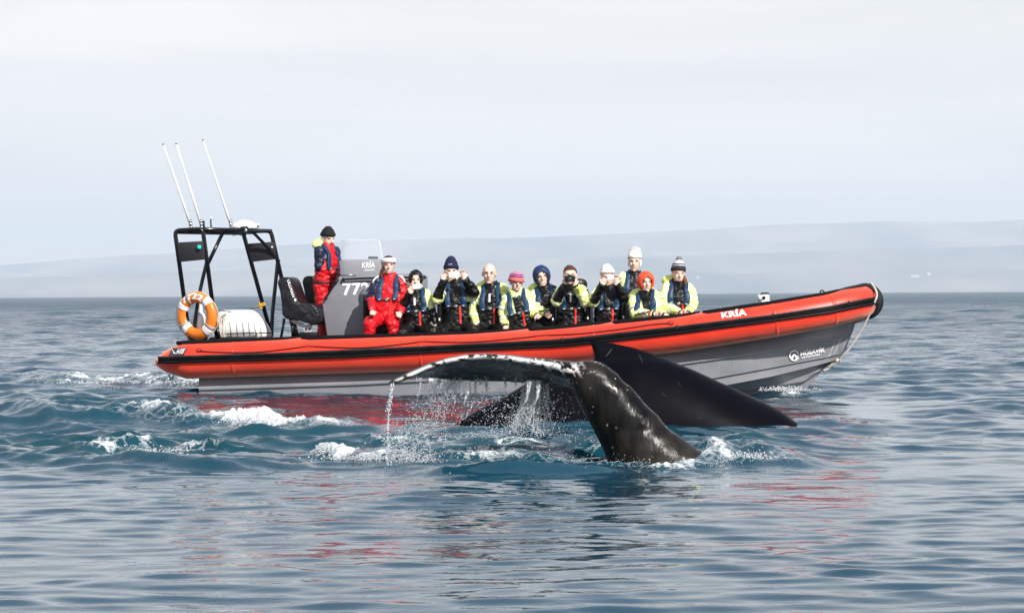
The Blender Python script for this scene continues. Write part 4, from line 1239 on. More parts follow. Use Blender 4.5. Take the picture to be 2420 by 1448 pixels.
# fluke: leading edge, trailing edge along the span
LE = [(1430, 905, .13), (1400, 893, .10), (1370, 882, .02), (1340, 873, -.06), (1300, 862, -.12), (1260, 855, -.18), (1200, 846, -.25), (1150, 842, -.30), (1100, 844, -.34), (1050, 854, -.38), (1010, 868, -.40), (975, 884, -.42), (946, 896, -.43), (918, 905, -.44)]
TE = [(1430, 935, .42), (1400, 925, .46), (1370, 918, .48), (1340, 915, .46), (1300, 911, .42), (1250, 906, .38), (1200, 903, .33), (1150, 902, .27), (1100, 901, .20), (1050, 898, .10), (1012, 892, -.05), (975, 892, -.25), (946, 901, -.35), (918, 908, -.42)]
RL = [.125, .115, .10, .080, .062, .048, .044, .040, .038, .034, .029, .024, .020, .015]
rings = []
for (lx, ly, ld), (tx, ty, td), r_ in zip(LE, TE, RL):
    A = W(lx, ly, YT + ld); B = W(tx, ty, YT + td)
    ch = B - A; n_ = Vector((1, 0, 0)).cross(ch).normalized()   # section plane roughly yz
    if n_.z > 0: n_ = -n_                                      # n_ points to the underside
    cl = ch.length
    low = []; up_ = []
    for t in (0.0, 0.02, 0.06, 0.12, 0.2, 0.32, 0.45, 0.6, 0.75, 0.88, 0.97):
        th = r_ * (2.6 * math.sqrt(t) * (1 - t) ** 1.1 + 0.0) + 0.008
        camber = -0.055 * cl * math.sin(math.pi * t)
        low.append(A + ch * t + n_ * (th * 0.75 + camber)); up_.append(A + ch * t - n_ * (th * 1.0 - camber))
    rings.append([A - ch.normalized() * (r_ * 0.5)] + low + [B] + up_[::-1])
parts.add(*loft(rings))
# the other fluke, running away from the camera behind the stock
rings2 = []
for i, (dy_, x, y, c_, r_) in enumerate(((0.05, 1390, 905, .5, .07), (0.35, 1395, 902, .5, .06), (0.8, 1400, 905, .5, .045), (1.25, 1405, 912, .4, .03), (1.6, 1412, 920, .2, .018), (1.85, 1418, 928, .05, .008))):
    A = W(x, y, YT + dy_)
    rings2.append([A + Vector((c_ * 0.6 * math.cos(th) * 0.5, 0.05 * math.cos(th), r_ * math.sin(th))) for th in np.linspace(0, 2 * math.pi, 17)[:-1]])
parts.add(*loft(rings2))
co, fa = remesh(parts.V, parts.F, 0.0125, 5, 0.5)
# knuckles and skin folds
LEp = np.array([list(W(lx, ly - 3, YT + ld - 0.02)) for (lx, ly, ld) in LE])
DR = np.array([list(W(b, py, YT + .02)) for py, a, b in PR])
def dist_line(P_, L_):
    best = np.full(len(P_), 1e9); bt = np.zeros(len(P_))
    for j in range(len(L_) - 1):
        a = L_[j]; d = L_[j + 1] - a; L2 = (d ** 2).sum()
        t = np.clip(((P_ - a) @ d) / L2, 0, 1)
        D = np.sqrt(((P_ - a - t[:, None] * d) ** 2).sum(1)); u = D < best
        best = np.where(u, D, best); bt = np.where(u, (j + t) / (len(L_) - 1), bt)
    return best, bt
dl, tl_ = dist_line(co, LEp)
dr_, tr2 = dist_line(co, DR)
px_ = 1210 + co[:, 0] / co[:, 1] * FPX
nA = fbm(co[:, 0] * 22 + co[:, 2] * 9, co[:, 2] * 30, 3, 4); nB = fbm(co[:, 0] * 60, co[:, 2] * 60 + co[:, 1] * 40, 9, 3); nC = fbm(co[:, 0] * 7, co[:, 2] * 5, 19, 2)
streak = fbm((co[:, 0] + co[:, 2] * .6) * 85, co[:, 2] * 7, 41, 2)
w_ = np.interp(tl_, [0, .25, .5, .85, 1], [.018, .040, .050, .040, .018])
scar = smst(0.0, 1.0, (1.25 - dl / w_)) * smst(0.53, 0.565, nA + 0.10 * (tl_ > .4) * (tl_ < .8) + 0.02)
scar = np.maximum(scar, smst(0.11, 0.02, dl) * smst(.60, .66, streak) * (px_ > 1240) * 0.9)
scar = np.maximum(scar, smst(.74, .80, nB) * 0.4 * smst(.45, .6, nC) * (dl < .25))
scar = np.maximum(scar, smst(.62, .70, nB) * 0.9 * smst(0.05, 0.0, dr_) * (tr2 < 0.60) * smst(.48, .56, nC))
scar = np.maximum(scar, smst(.90, .93, fbm(co[:, 0] * 60, co[:, 2] * 60 + co[:, 1] * 30, 91, 2)) * .6)
co[:, 0] += 0.010 * (fbm(co[:, 0] * 3, co[:, 2] * 12, 77, 3) - .5) * smst(.12, .0, dr_) * 3
whale1 = np_obj('humpback_whale', co, fa, [whale_skin('whale_tail_skin', (0.003, 0.003, 0.0032), (0.030, 0.026, 0.022), rough=0.25)], origin=W(1550, 1100, YT), attrs={'scar': scar})
tag(whale1, 'dark humpback tail stock rising from the water with its white-scarred fluke dripping to the left', 'whale', 'humpback whales diving by the boat')

# rolled back with dorsal fin of the whale behind
YB2 = 23.9
RG = [(1020, 1050), (1052, 1020), (1085, 996), (1135, 966), (1180, 943), (1240, 908), (1290, 886), (1340, 868), (1380, 856), (1420, 846), (1460, 840), (1500, 838), (1540, 842), (1580, 851), (1640, 874), (1700, 902), (1760, 929), (1810, 952), (1850, 974), (1880, 996), (1900, 1008), (1925, 1030)]
# fin: outline height above the ridge, sheared backwards (towards the left)
FIN = [(1402, 0), (1407, .045), (1412, .10), (1417, .145), (1423, .168), (1431, .174), (1443, .156), (1455, .130), (1480, .092), (1515, .050), (1550, .022), (1590, 0.004), (1620, 0)]
rings = []
for px in np.unique(np.concatenate([np.linspace(1022, 1925, 90), np.linspace(1400, 1480, 70)])):
    py = tab(px, RG)
    h_ = tab(px, FIN)
    top = W(px, py, YB2 + 0.55)
    zb = -0.75
    hw = 0.62 * (min(1, max(0.05, (1050 - py) / 160)) ** 0.5 if px < 1500 else 1.0)
    ring = []
    for k in range(49):
        th = math.pi * k / 48 - math.pi / 2
        y = hw * math.sin(th); zc = zb + (top.z - zb) * max(0, math.cos(th)) ** 0.82
        f_ = h_ * math.exp(-(y / 0.05) ** 2)
        x = top.x - max(0, f_) ** 1.7 * 2.35 * float(smst(1500, 1440, np.array(float(px))) if px > 1440 else 1.0)
        ring.append(Vector((x, top.y + y, zc + f_)))
    rings.append(ring)
mb = MB().add(*loft(rings, caps=False, closed_ring=False))
whale2 = mb.build('humpback_whale', whale_skin('whale_back_skin', (0.0030, 0.0030, 0.0052), (0.0052, 0.0050, 0.0078), scars=False, rough=0.38, bump=0.12), origin=W(1480, 1018, YB2))
tag(whale2, 'smooth black humpback back with hooked dorsal fin, rolling in front of the boat', 'whale', 'humpback whales diving by the boat')

# pale scratches on the far back
_bv = BVHTree.FromPolygons([v.co + ORG[whale2.name] for v in whale2.data.vertices], [tuple(p.vertices) for p in whale2.data.polygons])
scar_m = mat('old_scar', (0.10, 0.10, 0.11), 0.6)
for x0, y0, x1, y1, w2 in ((1447, 823, 1432, 842, .7), (1509, 834, 1519, 858, .5), (1560, 925, 1578, 938, .35), (1640, 990, 1662, 984, .4), (1600, 900, 1612, 915, .3), (1500, 962, 1522, 958, .3)):
    rings = []
    for i in range(7):
        t = i / 6; row = []
        for s_ in (-1, 1):
            q_ = W(x0 + (x1 - x0) * t + s_ * w2 * (1 - abs(2 * t - 1) * .8), y0 + (y1 - y0) * t, 20.0)
            o_ = Vector((0, 0, CAMH)); d_ = (q_ - o_).normalized(); h_ = _bv.ray_cast(o_, d_)
            if h_[0] is not None: row.append(h_[0] - d_ * .006)
        if len(row) == 2: rings.append(row)
    if len(rings) > 2: MB().add(*loft(rings, caps=False, closed_ring=False)).build('scar', scar_m, whale2)

# ------------------------------------------------------------------ spray and falling water
drop_m = bpy.data.materials.new('water_drops'); drop_m.use_nodes = True
db = drop_m.node_tree.nodes['Principled BSDF']
db.inputs['Base Color'].default_value = (0.86, 0.89, 0.92, 1); db.inputs['Roughness'].default_value = 0.12; db.inputs['Transmission Weight'].default_value = 0.45; db.inputs['IOR'].default_value = 1.33
foam_m = mat('spray_foam', (0.84, 0.87, 0.88), 0.5, var=0.03)
OCT = [(1, 0, 0), (-1, 0, 0), (0, 1, 0), (0, -1, 0), (0, 0, 1), (0, 0, -1)]
OCF = [(0, 2, 4), (2, 1, 4), (1, 3, 4), (3, 0, 4), (2, 0, 5), (1, 2, 5), (3, 1, 5), (0, 3, 5)]
class Drops:
    def __init__(s): s.V = []; s.F = []
    def drop(s, c, r_, sz=1.0):
        b = len(s.V)
        a = random.uniform(-.5, .5)
        ca, sa = math.cos(a), math.sin(a)
        for x, y, z in OCT:
            x2 = x * ca - z * sa; z2 = x * sa + z * ca
            s.V.append((c[0] + x2 * r_, c[1] + y * r_, c[2] + z2 * r_ * sz))
        s.F += [tuple(i + b for i in f) for f in OCF]
    def obj(s, name, m_, label, cat):
        c = Vector(s.V[0])
        return None
dr = Drops()
st = MB()
def stream(pts, Y, w_, fine=1.0, spread=6, n=60, gap=0.0):
    """a falling thread of water: beads, thin strands and loose drops"""
    P = smooth_path([W(x, y, Y) for x, y in pts], 14)
    for i, p in enumerate(P):
        t = i / len(P)
        for _ in range(2):
            if random.random() < gap * t: continue
            j = 0.0016 * (1 + 2.6 * t) * w_
            dr.drop(p + Vector((random.gauss(0, j), random.gauss(0, j * 2), random.gauss(0, 0.012))), random.uniform(.4, 1.0) * 0.0042 * w_ ** .5, random.uniform(1.2, 2.6))
    rad = [max(0.0009, 0.0015 * w_ * random.uniform(.2, 1.2) * (1 - 0.35 * i / len(P))) for i in range(len(P))]
    Q = [p + Vector((random.gauss(0, .0014 * w_), 0, 0)) for p in P]
    st.add(*sweep(Q, rad, 5))
    for _ in range(n):
        t = random.random() ** 0.7; p = P[min(int(t * len(P)), len(P) - 1)]
        dr.drop(p + Vector((random.gauss(0, spread / 300 * (.3 + t)), random.gauss(0, .06), random.gauss(0, .03))), random.choice((.0025, .0032, .004, .0055)), random.uniform(.8, 1.6))
stream([(924, 908), (922, 940), (918, 985), (916, 1040), (917, 1100)], 18.5, 2.6, n=60, spread=3)
stream([(930, 908), (923, 930), (917, 970)], 18.5, 2, n=20, spread=4)
for i in range(26):
    x = random.uniform(985, 1230); y0 = 900 if x > 1040 else 885 + (x - 985) * .25
    L_ = random.choice((9, 14, 22, 40, 75)) * random.uniform(.7, 1.2) * (1.2 if x < 1130 else 0.7)
    pts = [(x, y0 - 2), (x - random.uniform(-3, 7), y0 + L_ * .4), (x - random.uniform(0, .45) * L_, y0 + L_)]
    stream(pts, YT + 0.1 + random.uniform(-.1, .12), random.uniform(.4, 1.1), n=9, spread=5, gap=.6)
for x0, x1, y1 in ((1015, 1016, 960), (1060, 1048, 1000), (1085, 1052, 965), (1070, 1030, 1000), (1125, 1118, 955), (1150, 1148, 950)):
    stream([(x0, 900), ((x0 * 2 + x1) / 3, 925), (x1, y1)], YT + .1, 1.2, n=50, spread=9, gap=.5)
# thin torn films of water hanging from the trailing edge
film = MB()
for i in range(26):
    x = random.choice((1022, 1050, 1062, 1078, 1100, 1150, 1240, 1252, 1262, 1290)) + random.gauss(0, 8)
    L_ = random.uniform(18, 62) if x < 1120 or x > 1230 else random.uniform(8, 22)
    w0 = random.uniform(5, 15); Yf = YT + random.uniform(-.02, .2); dx_ = random.uniform(-22, 3)
    y0 = 899 if x > 1040 else 893
    rings = []
    for k in range(13):
        t = k / 12; w2 = w0 * (1 - t) ** 0.8 * (0.75 + 0.5 * random.random()) + .5
        cx2 = x + dx_ * t * t
        rings.append([W(cx2 - w2 / 2 + j * w2 / 4 + random.gauss(0, .5), y0 + L_ * t + random.gauss(0, .8), Yf + random.gauss(0, .012)) for j in range(5)])
    film.add(*loft(rings, caps=False, closed_ring=False))
clear_w = bpy.data.materials.new('clear_water'); clear_w.use_nodes = True
cb_ = clear_w.node_tree.nodes['Principled BSDF']; cb_.inputs['Base Color'].default_value = (0.9, 0.93, 0.95, 1); cb_.inputs['Roughness'].default_value = 0.08; cb_.inputs['Alpha'].default_value = 0.42; cb_.inputs['Specular IOR Level'].default_value = 1.0
tag(film.build('water_film', clear_w), 'thin torn sheets of clear water just below the fluke edge', 'falling water', kind='stuff')
# heavy veil under the root of the fluke
for i in range(34):
    x = random.gauss(1256, 9); t = random.uniform(.5, 1)
    dx_ = random.uniform(-62, 2)
    stream([(x, 908), (x - 1, 930), (x + dx_ * .35, 965), (x + dx_, 965 + 58 * t)], YT + .3 + random.uniform(-.1, .1), random.uniform(.5, 1.7), n=16, spread=7, gap=.45)
for i in range(15):
    x = random.choice((1272, 1280, 1292)) + random.gauss(0, 2)
    stream([(x, 908), (x + 2, 930), (x + random.uniform(-8, 14), 970), (x + random.uniform(-12, 22), 1025)], YT + .35, random.uniform(.3, .9), n=16, spread=8, gap=.7)
for _ in range(1500):    # loose drops between the tail and the back behind it
    x = random.gauss(1235, 70); y = random.triangular(915, 1040, 1020)
    dr.drop(W(x, y, YT + .35 + random.uniform(-.3, .4)), random.choice((.0025, .003, .004, .006)))
for _ in range(1100):
    t = random.random(); x = random.gauss(1045 - 110 * t, 30); y = 930 + 140 * t + random.gauss(0, 14)
    dr.drop(W(x, y, 18.9 + random.uniform(-.3, .3)), random.choice((.0025, .003, .004, .0055)))
for _ in range(700):
    x = random.gauss(960, 32); y = 1092 - abs(random.gauss(0, 26))
    dr.drop(W(x, y, 18.8 + random.uniform(-.2, .2)), random.choice((.003, .004, .006)))
for _ in range(900):     # churned water in front
    x = random.uniform(1000, 1480); y = random.gauss(1075, 18)
    g = G(x, y); dr.drop(g + Vector((0, 0, abs(random.gauss(0, .05)) + .03)), random.choice((.003, .004, .006)))
for _ in range(300):     # splash at the foot of the tail
    x = random.gauss(1500, 60) if random.random() < .5 else random.gauss(1690, 30); y = 1102 - abs(random.gauss(0, 12))
    dr.drop(W(x, y, YT - .5 + random.uniform(-.1, .15)), random.choice((.002, .0025, .003, .0045)))
for cx_, cy_, sx_, sy_, n_ in ((330, 1078, 45, 7, 500), (640, 1002, 60, 6, 400), (770, 1080, 14, 9, 260), (880, 1092, 60, 6, 500), (270, 906, 60, 4, 260), (1770, 1092, 36, 8, 380), (1860, 924, 30, 4, 300), (430, 912, 22, 6, 160)):
    for _ in range(n_):
        g = G(random.gauss(cx_, sx_), cy_ + 8)
        dr.drop(g + Vector((0, random.gauss(0, .08), .05 + abs(random.gauss(0, sy_ / FPX * g.y)))), random.choice((.004, .006, .009)) * g.y / 20)
o0 = Vector((0, 19, 0.3))
me = mesh_data('spray_drops', [Vector(v) - o0 for v in dr.V], dr.F, [drop_m])
sp_ = bpy.data.objects.new('spray_drops', me); sp_.location = o0; COL.objects.link(sp_); ORG[sp_.name] = o0
tag(sp_, 'fine white drops of seawater flying off the dripping fluke and the breaking crests', 'spray', kind='stuff')
sto = st.build('falling_water', drop_m)
tag(sto, 'threads of seawater pouring off the trailing edge of the fluke', 'falling water', kind='stuff')
# ------------------------------------------------------------------ the people
skin = mat('skin', (0.76, 0.50, 0.40), 0.5, var=0.06, vscale=20)
skin_d = mat('skin_sunned', (0.74, 0.44, 0.34), 0.5, var=0.06, vscale=20)
lips = mat('lips', (0.38, 0.12, 0.10), 0.5)
eye_d = mat('eye_dark', (0.03, 0.018, 0.014), 0.4)
brow_m = mat('brow_hair', (0.10, 0.05, 0.03), 0.8)
hiviz = mat('hiviz_cloth', (0.76, 0.92, 0.16), 0.55, var=0.05, bump=0.6, bscale=11, bdist=0.02, col2=(0.88, 0.94, 0.58))
suit_k = mat('black_suit_cloth', (0.0045, 0.0045, 0.0045), 0.36, spec=0.4, bump=0.9, bscale=13, bdist=0.03, detail=7)
suit_r = mat('red_suit_cloth', (0.62, 0.008, 0.016), 0.42, spec=0.5, bump=0.8, bscale=10, bdist=0.03, detail=6)
suit_n = mat('navy_suit_cloth', (0.010, 0.014, 0.040), 0.42, spec=0.5, bump=0.8, bscale=11, bdist=0.025, detail=6)
vest_m = mat('blue_vest', (0.005, 0.036, 0.092), 0.5, var=0.15, bump=0.4, bscale=14, bdist=0.015)
strap_r = mat('red_strap', (0.70, 0.03, 0.02), 0.5)
strap_k = mat('belt_webbing', (0.02, 0.025, 0.022), 0.6)
white_c = mat('white_cloth', (0.84, 0.83, 0.80), 0.8, var=0.05, bump=0.6, bscale=80, bdist=0.006)
fur_m = mat('white_fur', (0.93, 0.92, 0.90), 0.9, var=0.04)
wool = {}
def wool_mat(n, c): 
    if n not in wool: wool[n] = mat(n, c, 0.9, var=0.15, bump=0.8, bscale=70, bdist=0.008, stretch=(1, 1, .4))
    return wool[n]
phone_w = mat('phone_white', (0.85, 0.85, 0.85), 0.25, coat=0.4)
cam_k = mat('camera_black', (0.008, 0.008, 0.009), 0.3)
lens_m = mat('lens_glass', (0.03, 0.03, 0.05), 0.05, spec=1.0, coat=1.0)

SUITS = {'yellow': (hiviz, suit_k), 'red': (suit_n, suit_r)}
TL = None
def rot_frame(yaw, tilt=0.0, nod=0.0):
    """front, right (image right), up for a person facing the camera turned by yaw (towards image right)"""
    f = Vector((math.sin(yaw), -math.cos(yaw), 0)); r_ = Vector((math.cos(yaw), math.sin(yaw), 0)); u = Vector((0, 0, 1))
    f2 = f * math.cos(nod) - u * math.sin(nod); u = u * math.cos(nod) + f * math.sin(nod)
    r2 = r_ * math.cos(tilt) + u * math.sin(tilt); u2 = u * math.cos(tilt) - r_ * math.sin(tilt)
    return f2.normalized(), r2.normalized(), u2.normalized()

def person(name_label, q, head, yaw, sh, el, ha, hip, suit='yellow', hat=None, tilt=0.0, nod=0.05, hy=None, hdy=(0, 0), edy=(0, 0), knees=None, feet=None,
           sdy=(0, 0), sleeve=None, vest=True, collar='black', hood=None, sk=None, hair=None, smile=False, hs=1.0, strap=True, flap=False, bulk=1.0, glove=False, hand_dir=None, white_band=False, chest='auto', fingers_up=False):
    q += .30; hs *= 1.07; bulk *= 1.08
    Y = Yn(head[0]) + q
    sk = sk or skin
    f, r_, u = rot_frame(R(yaw))
    hf, hr, hu = rot_frame(R(hy if hy is not None else yaw), R(tilt), R(nod) if abs(nod) > 1 else nod)
    HC = W(head[0], head[1], Y) + f * 0.04
    S = [W(*sh[0], Y + sdy[0]), W(*sh[1], Y + sdy[1])]
    H = W(*hip, Y)
    E = [W(*el[0], Y + edy[0]), W(*el[1], Y + edy[1])]
    A = [W(*ha[0], Y + hdy[0]), W(*ha[1], Y + hdy[1])]
    prims = []      # (label, a, b, ra, rb)
    mb = MB()
    def cap(lab, a, b, ra, rb):
        mb.add(*capsule(a, b, ra, rb)); prims.append((lab, Vector(a), Vector(b), ra, rb))
    ax = (S[1] - S[0]); sw = ax.length / 2; axn = ax.normalized()
    mid = (S[0] + S[1]) / 2
    spine = (mid - H); tl = spine.length; sn = spine.normalized()
    fr = (axn.cross(sn)).normalized()      # front
    if fr.dot(f) < 0: fr = -fr
    k = bulk
    rings = []
    for t, rx, ry, fo in ((-0.12, .12, .10, 0), (0.0, .175, .135, 0), (0.2, .180, .135, .01), (0.45, .178, .132, .015), (0.7, sw + .035, .135, .015), (0.88, sw + .045, .125, .0), (1.0, sw + .015, .105, -.01), (1.09, .105, .085, -.01), (1.16, .07, .07, 0)):
        c = H + sn * (tl * t) + fr * fo
        rings.append([c + axn * (rx * k * math.cos(a)) + fr * (ry * k * math.sin(a)) for a in np.linspace(0, 2 * math.pi, 21)[:-1]])
    mb.add(*loft(rings))
    prims.append(('torso', H, H + sn * (tl * 0.9), .165 * k, .17 * k)); 
    prims.append(('torso', S[0] + axn * .09 - sn * .03, S[1] - axn * .09 - sn * .03, .13, .13))
    # neck and head
    nb = mid + sn * 0.02; chin = HC - hu * 0.07
    cap('neck', nb, chin, .060, .055)
    s = hs
    mb.add(*ellipsoid(HC + hu * (.030 * s) - hf * .012 * s, hr * (.077 * s), hf * (.095 * s), hu * (.092 * s), 18, 12))
    mb.add(*ellipsoid(HC - hu * (.040 * s) + hf * .022 * s, hr * (.060 * s), hf * (.068 * s), hu * (.078 * s), 16, 10))
    mb.add(*ellipsoid(HC - hu * (.098 * s) + hf * .062 * s, hr * (.022 * s), hf * (.018 * s), hu * (.018 * s), 10, 7))
    mb.add(*capsule(HC + hu * .018 * s + hf * .086 * s, HC - hu * .018 * s + hf * .108 * s, .010 * s, .016 * s, 10))       # nose
    mb.add(*capsule(HC + hu * .034 * s + hf * .080 * s - hr * .042 * s, HC + hu * .034 * s + hf * .080 * s + hr * .042 * s, .010 * s, .010 * s, 8))  # brow
    for sx in (-1, 1):
        mb.add(*ellipsoid(HC + hr * (sx * .036 * s) - hu * .022 * s + hf * .066 * s, hr * .020 * s, hf * .016 * s, hu * .020 * s, 8, 6))     # cheeks
        mb.add(*ellipsoid(HC + hr * (sx * .079 * s) - hu * .004 * s - hf * .010 * s, hr * .010 * s, hf * .018 * s, hu * .030 * s, 10, 7))   # ears
    prims.append(('head', HC + hu * .03 * s, HC - hu * .05 * s, .095 * s, .08 * s))
    # arms
    for i in (0, 1):
        sgn = -1 if i == 0 else 1
        sp_ = S[i]
        cap('upper%d' % i, sp_, E[i], .080 * k, .068 * k)
        d = (A[i] - E[i]); dl_ = d.length; dn = d.normalized()
        cap('fore%d' % i, E[i], A[i] - dn * .02, .066 * k, .048 * k)
        cap('cuff%d' % i, A[i] - dn * .05, A[i] - dn * .015, .052, .050)
        hd = Vector(hand_dir[i]).normalized() if hand_dir and hand_dir[i] else dn
        side = hd.cross(f)
        side = side.normalized() if side.length > .2 else axn
        pal = A[i] + hd * .045
        mb.add(*capsule(A[i] - dn * .02, A[i] + hd * .02, .030, .030, 8))
        pn = side.cross(hd).normalized()
        mb.add(*ellipsoid(pal, side * .043, pn * .021, hd * .050, 12, 8))
        prims.append(('hand%d' % i, A[i] + dn * .012, pal + hd * .06, .034, .04))
        curl = pn if pn.dot(f) > 0 else -pn
        if not fingers_up: curl = curl if i == 0 else curl
        for fi, off_ in enumerate((-.031, -.0105, .0105, .031)):
            ln = (.030, .035, .033, .026)[fi]
            p0 = pal + side * off_ + hd * .036
            p1 = p0 + hd * ln + curl * .006
            p2 = p1 + (hd * .6 + curl * .8).normalized() * ln * .8
            mb.add(*capsule(p0, p1, .0105, .0098, 7)); mb.add(*capsule(p1, p2, .0098, .0088, 7))
        th0 = A[i] + side * (sgn * .028) + hd * .015
        mb.add(*capsule(th0, th0 + side * (sgn * .026) + hd * .034 + curl * .012, .0125, .0105, 7))
    # legs
    kn = knees or [(hip[0] - 30, 790), (hip[0] + 30, 790)]
    for i in (0, 1):
        hj = H + axn * ((-.085 if i == 0 else .085)) - sn * .02
        if knees: K = W(kn[i][0], kn[i][1], Y + (kn[i][2] if len(kn[i]) > 2 else -.35))
        else: K = hj + f * .30 + axn * (-.12 if i == 0 else .12) - UP * .06
        cap('thigh', hj, K, .100 * k, .082 * k)
        if feet: Fp = W(feet[i][0], feet[i][1], Y + (feet[i][2] if len(feet[i]) > 2 else -.35))
        else: Fp = K - UP * .36 + f * .0
        cap('shin', K, Fp, .080 * k, .062 * k)
        mb.add(*capsule(Fp - UP * .03, Fp - UP * .04 + f * .14, .048, .040, 8)); prims.append(('boot', Fp - UP * .03, Fp - UP * .04 + f * .14, .048, .04))
    co, fa = remesh(mb.V, mb.F, 0.0095, 2, 0.4)
    fa = np.asarray(fa)
    # which limb each vertex belongs to
    best = np.full(len(co), 1e9); lab = np.zeros(len(co), int)
    for j, (l_, a, b, ra, rb) in enumerate(prims):
        a_ = np.array(a); d = np.array(b) - a_; L2 = max((d ** 2).sum(), 1e-9)
        t = np.clip(((co - a_) @ d) / L2, 0, 1)
        D = np.sqrt(((co - a_ - t[:, None] * d) ** 2).sum(1)) - (ra + (rb - ra) * t)
        u_ = D < best; best = np.where(u_, D, best); lab = np.where(u_, j, lab)
    names = [p[0] for p in prims]
    vl = np.array([names[j] for j in lab])
    # baggy cloth: folds on everything but head and hands
    cloth = ~np.isin(vl, ['head', 'neck', 'hand0', 'hand1'])
    me_t = mesh_data('t', co.tolist(), fa.tolist()); nn = np.empty(len(co) * 3); me_t.vertices.foreach_get('normal', nn); nn = nn.reshape(-1, 3); bpy.data.meshes.remove(me_t)
    sd_ = float(head[0])
    fold = fbm(co[:, 0] * 9 + co[:, 2] * 5 + sd_, co[:, 2] * 15 - co[:, 0] * 5, 3, 3)
    ridge = 1 - np.abs(2 * fbm(co[:, 0] * 7 + co[:, 2] * 8 + sd_, co[:, 2] * 12 - co[:, 0] * 7 + co[:, 1] * 6, 8, 3) - 1) * 2
    co = co + nn * ((fold - .5) * .022 + (np.clip(ridge, 0, 1) - .5) * .016)[:, None] * cloth[:, None]
    # colours of the suit
    up_m, low_m = SUITS[suit]
    mats_ = [sk, up_m, low_m, suit_n]
    ctr = co[fa].mean(1); fl = vl[fa[:, 0]]
    rel = ctr - np.array(H)
    hgt = rel @ np.array(sn) / tl; lat = np.abs((ctr - np.array(mid)) @ np.array(axn))
    fm = np.full(len(fa), 2)
    fm[np.isin(fl, ['head', 'hand0', 'hand1'])] = 0
    sl = sleeve or (('Y', 'Y'), ('Y', 'Y'))
    for i in (0, 1):
        for nme, key in (('upper%d' % i, sl[i][0]), ('fore%d' % i, sl[i][1])):
            fm[fl == nme] = 1 if key == 'Y' else 2
        if suit == 'yellow': fm[fl == 'cuff%d' % i] = 2
    if suit == 'yellow':
        tor = (fl == 'torso')
        front = ((ctr - np.array(H)) @ np.array(fr)) > 0
        fm[tor & (hgt > 0.62) & (lat > 0.085 + (1.0 - np.clip(hgt, 0, 1)) * 0.10)] = 1
        fm[tor & (hgt > 0.95) & (lat > .075)] = 1
        if chest == 'wide': fm[tor & (hgt > 0.5) & (lat > .06)] = 1
        fm[fl == 'neck'] = 2
    else:
        tor = (fl == 'torso')
        fm[tor & (hgt > 0.75) & (lat > .09)] = 1
        fm[fl == 'neck'] = 2
        fm[fl == 'boot'] = 3
    body = np_obj('person', co, fa, mats_, origin=H - UP * 0.1, fm=fm.tolist())
    tag(body, name_label, 'person', 'people aboard the red boat')
    bvh = BVHTree.FromPolygons([Vector(c) for c in co.tolist()], [tuple(x) for x in fa.tolist()])
    def front_pt(lat_, t, lift=0.012):
        o_ = H + sn * (tl * t) + axn * lat_ + fr * 0.6
        hit = bvh.ray_cast(o_, -fr, 1.0)
        return (hit[0] + fr * lift) if hit[0] is not None else H + sn * (tl * t) + axn * lat_ + fr * .15
    # life vest: two padded lobes and the part behind the neck
    if vest:
        for sx in (-1, 1):
            cpts = [mid + axn * (sx * .06) + sn * .10 - fr * .05, mid + axn * (sx * .105) + sn * .085 + fr * .02]
            for t, la in ((.98, .095), (.88, .108), (.76, .114), (.64, .112), (.54, .104), (.47, .097)):
                p = front_pt(sx * la, t, .016)
                # stay on the chest, not on a raised arm
                dd = (p - (H + sn * (tl * t))).dot(fr)
                if dd > .19: p -= fr * (dd - .16)
                cpts.append(p)
            P_ = smooth_path(cpts, 3)
            rings = []
            for i, p in enumerate(P_):
                t_ = i / (len(P_) - 1)
                a = P_[max(i - 1, 0)]; b = P_[min(i + 1, len(P_) - 1)]; d = (b - a).normalized()
                wd = (axn - d * axn.dot(d)).normalized(); th_ = d.cross(wd).normalized()
                hw_ = .027 + .012 * min(1, t_ * 1.6); hh_ = .017
                if i in (0, len(P_) - 1): hw_ *= .7; hh_ *= .5
                rings.append([p + wd * (math.copysign(abs(math.cos(q_)) ** .5, math.cos(q_)) * hw_) + th_ * (math.copysign(abs(math.sin(q_)) ** .6, math.sin(q_)) * hh_) for q_ in np.linspace(0, 2 * math.pi, 13)[:-1]])
            lobe = MB().add(*loft(rings)).build('life_vest', vest_m, body)
            pl = P_[-3]
            MB().add(*rbox(pl + fr * .024, axn * .014, fr * .003, sn * .004, .001, 1)).build('vest_logo', white_print, lobe)
        P_ = [mid + axn * (.085 * math.cos(a)) - fr * (.085 * math.sin(a)) + sn * .09 for a in np.linspace(0, math.pi, 9)]
        MB().add(*sweep(P_, .030, 8)).build('vest_collar', vest_m, body)
        wb = [front_pt(la, .50, .010) for la in np.linspace(-.15, .15, 9)]
        MB().add(*sweep(wb, .011, 5)).build('waist_strap', strap_k, body)
        MB().add(*rbox(front_pt(0, .50, .02), axn * .02, fr * .008, sn * .018, .004)).build('buckle', steel, body)
        if strap:
            P_ = [front_pt(.055, t, .014) for t in (.50, .40, .28, .16, .04)]
            rings = [[p + axn * .013 + fr * .004, p - axn * .013 + fr * .004, p - axn * .013 - fr * .006, p + axn * .013 - fr * .006] for p in P_]
            MB().add(*loft(rings)).build('red_strap', strap_r, body, smooth=False)
        P_ = [front_pt(-.012, t, .012) for t in (.94, .86, .78, .70)]
        if suit == 'yellow' and flap:
            rings = [[p + axn * .012 + fr * .004, p - axn * .012 + fr * .004, p - axn * .012 - fr * .004, p + axn * .012 - fr * .004] for p in P_]
            MB().add(*loft(rings)).build('reflective_flap', tape, body, smooth=False)
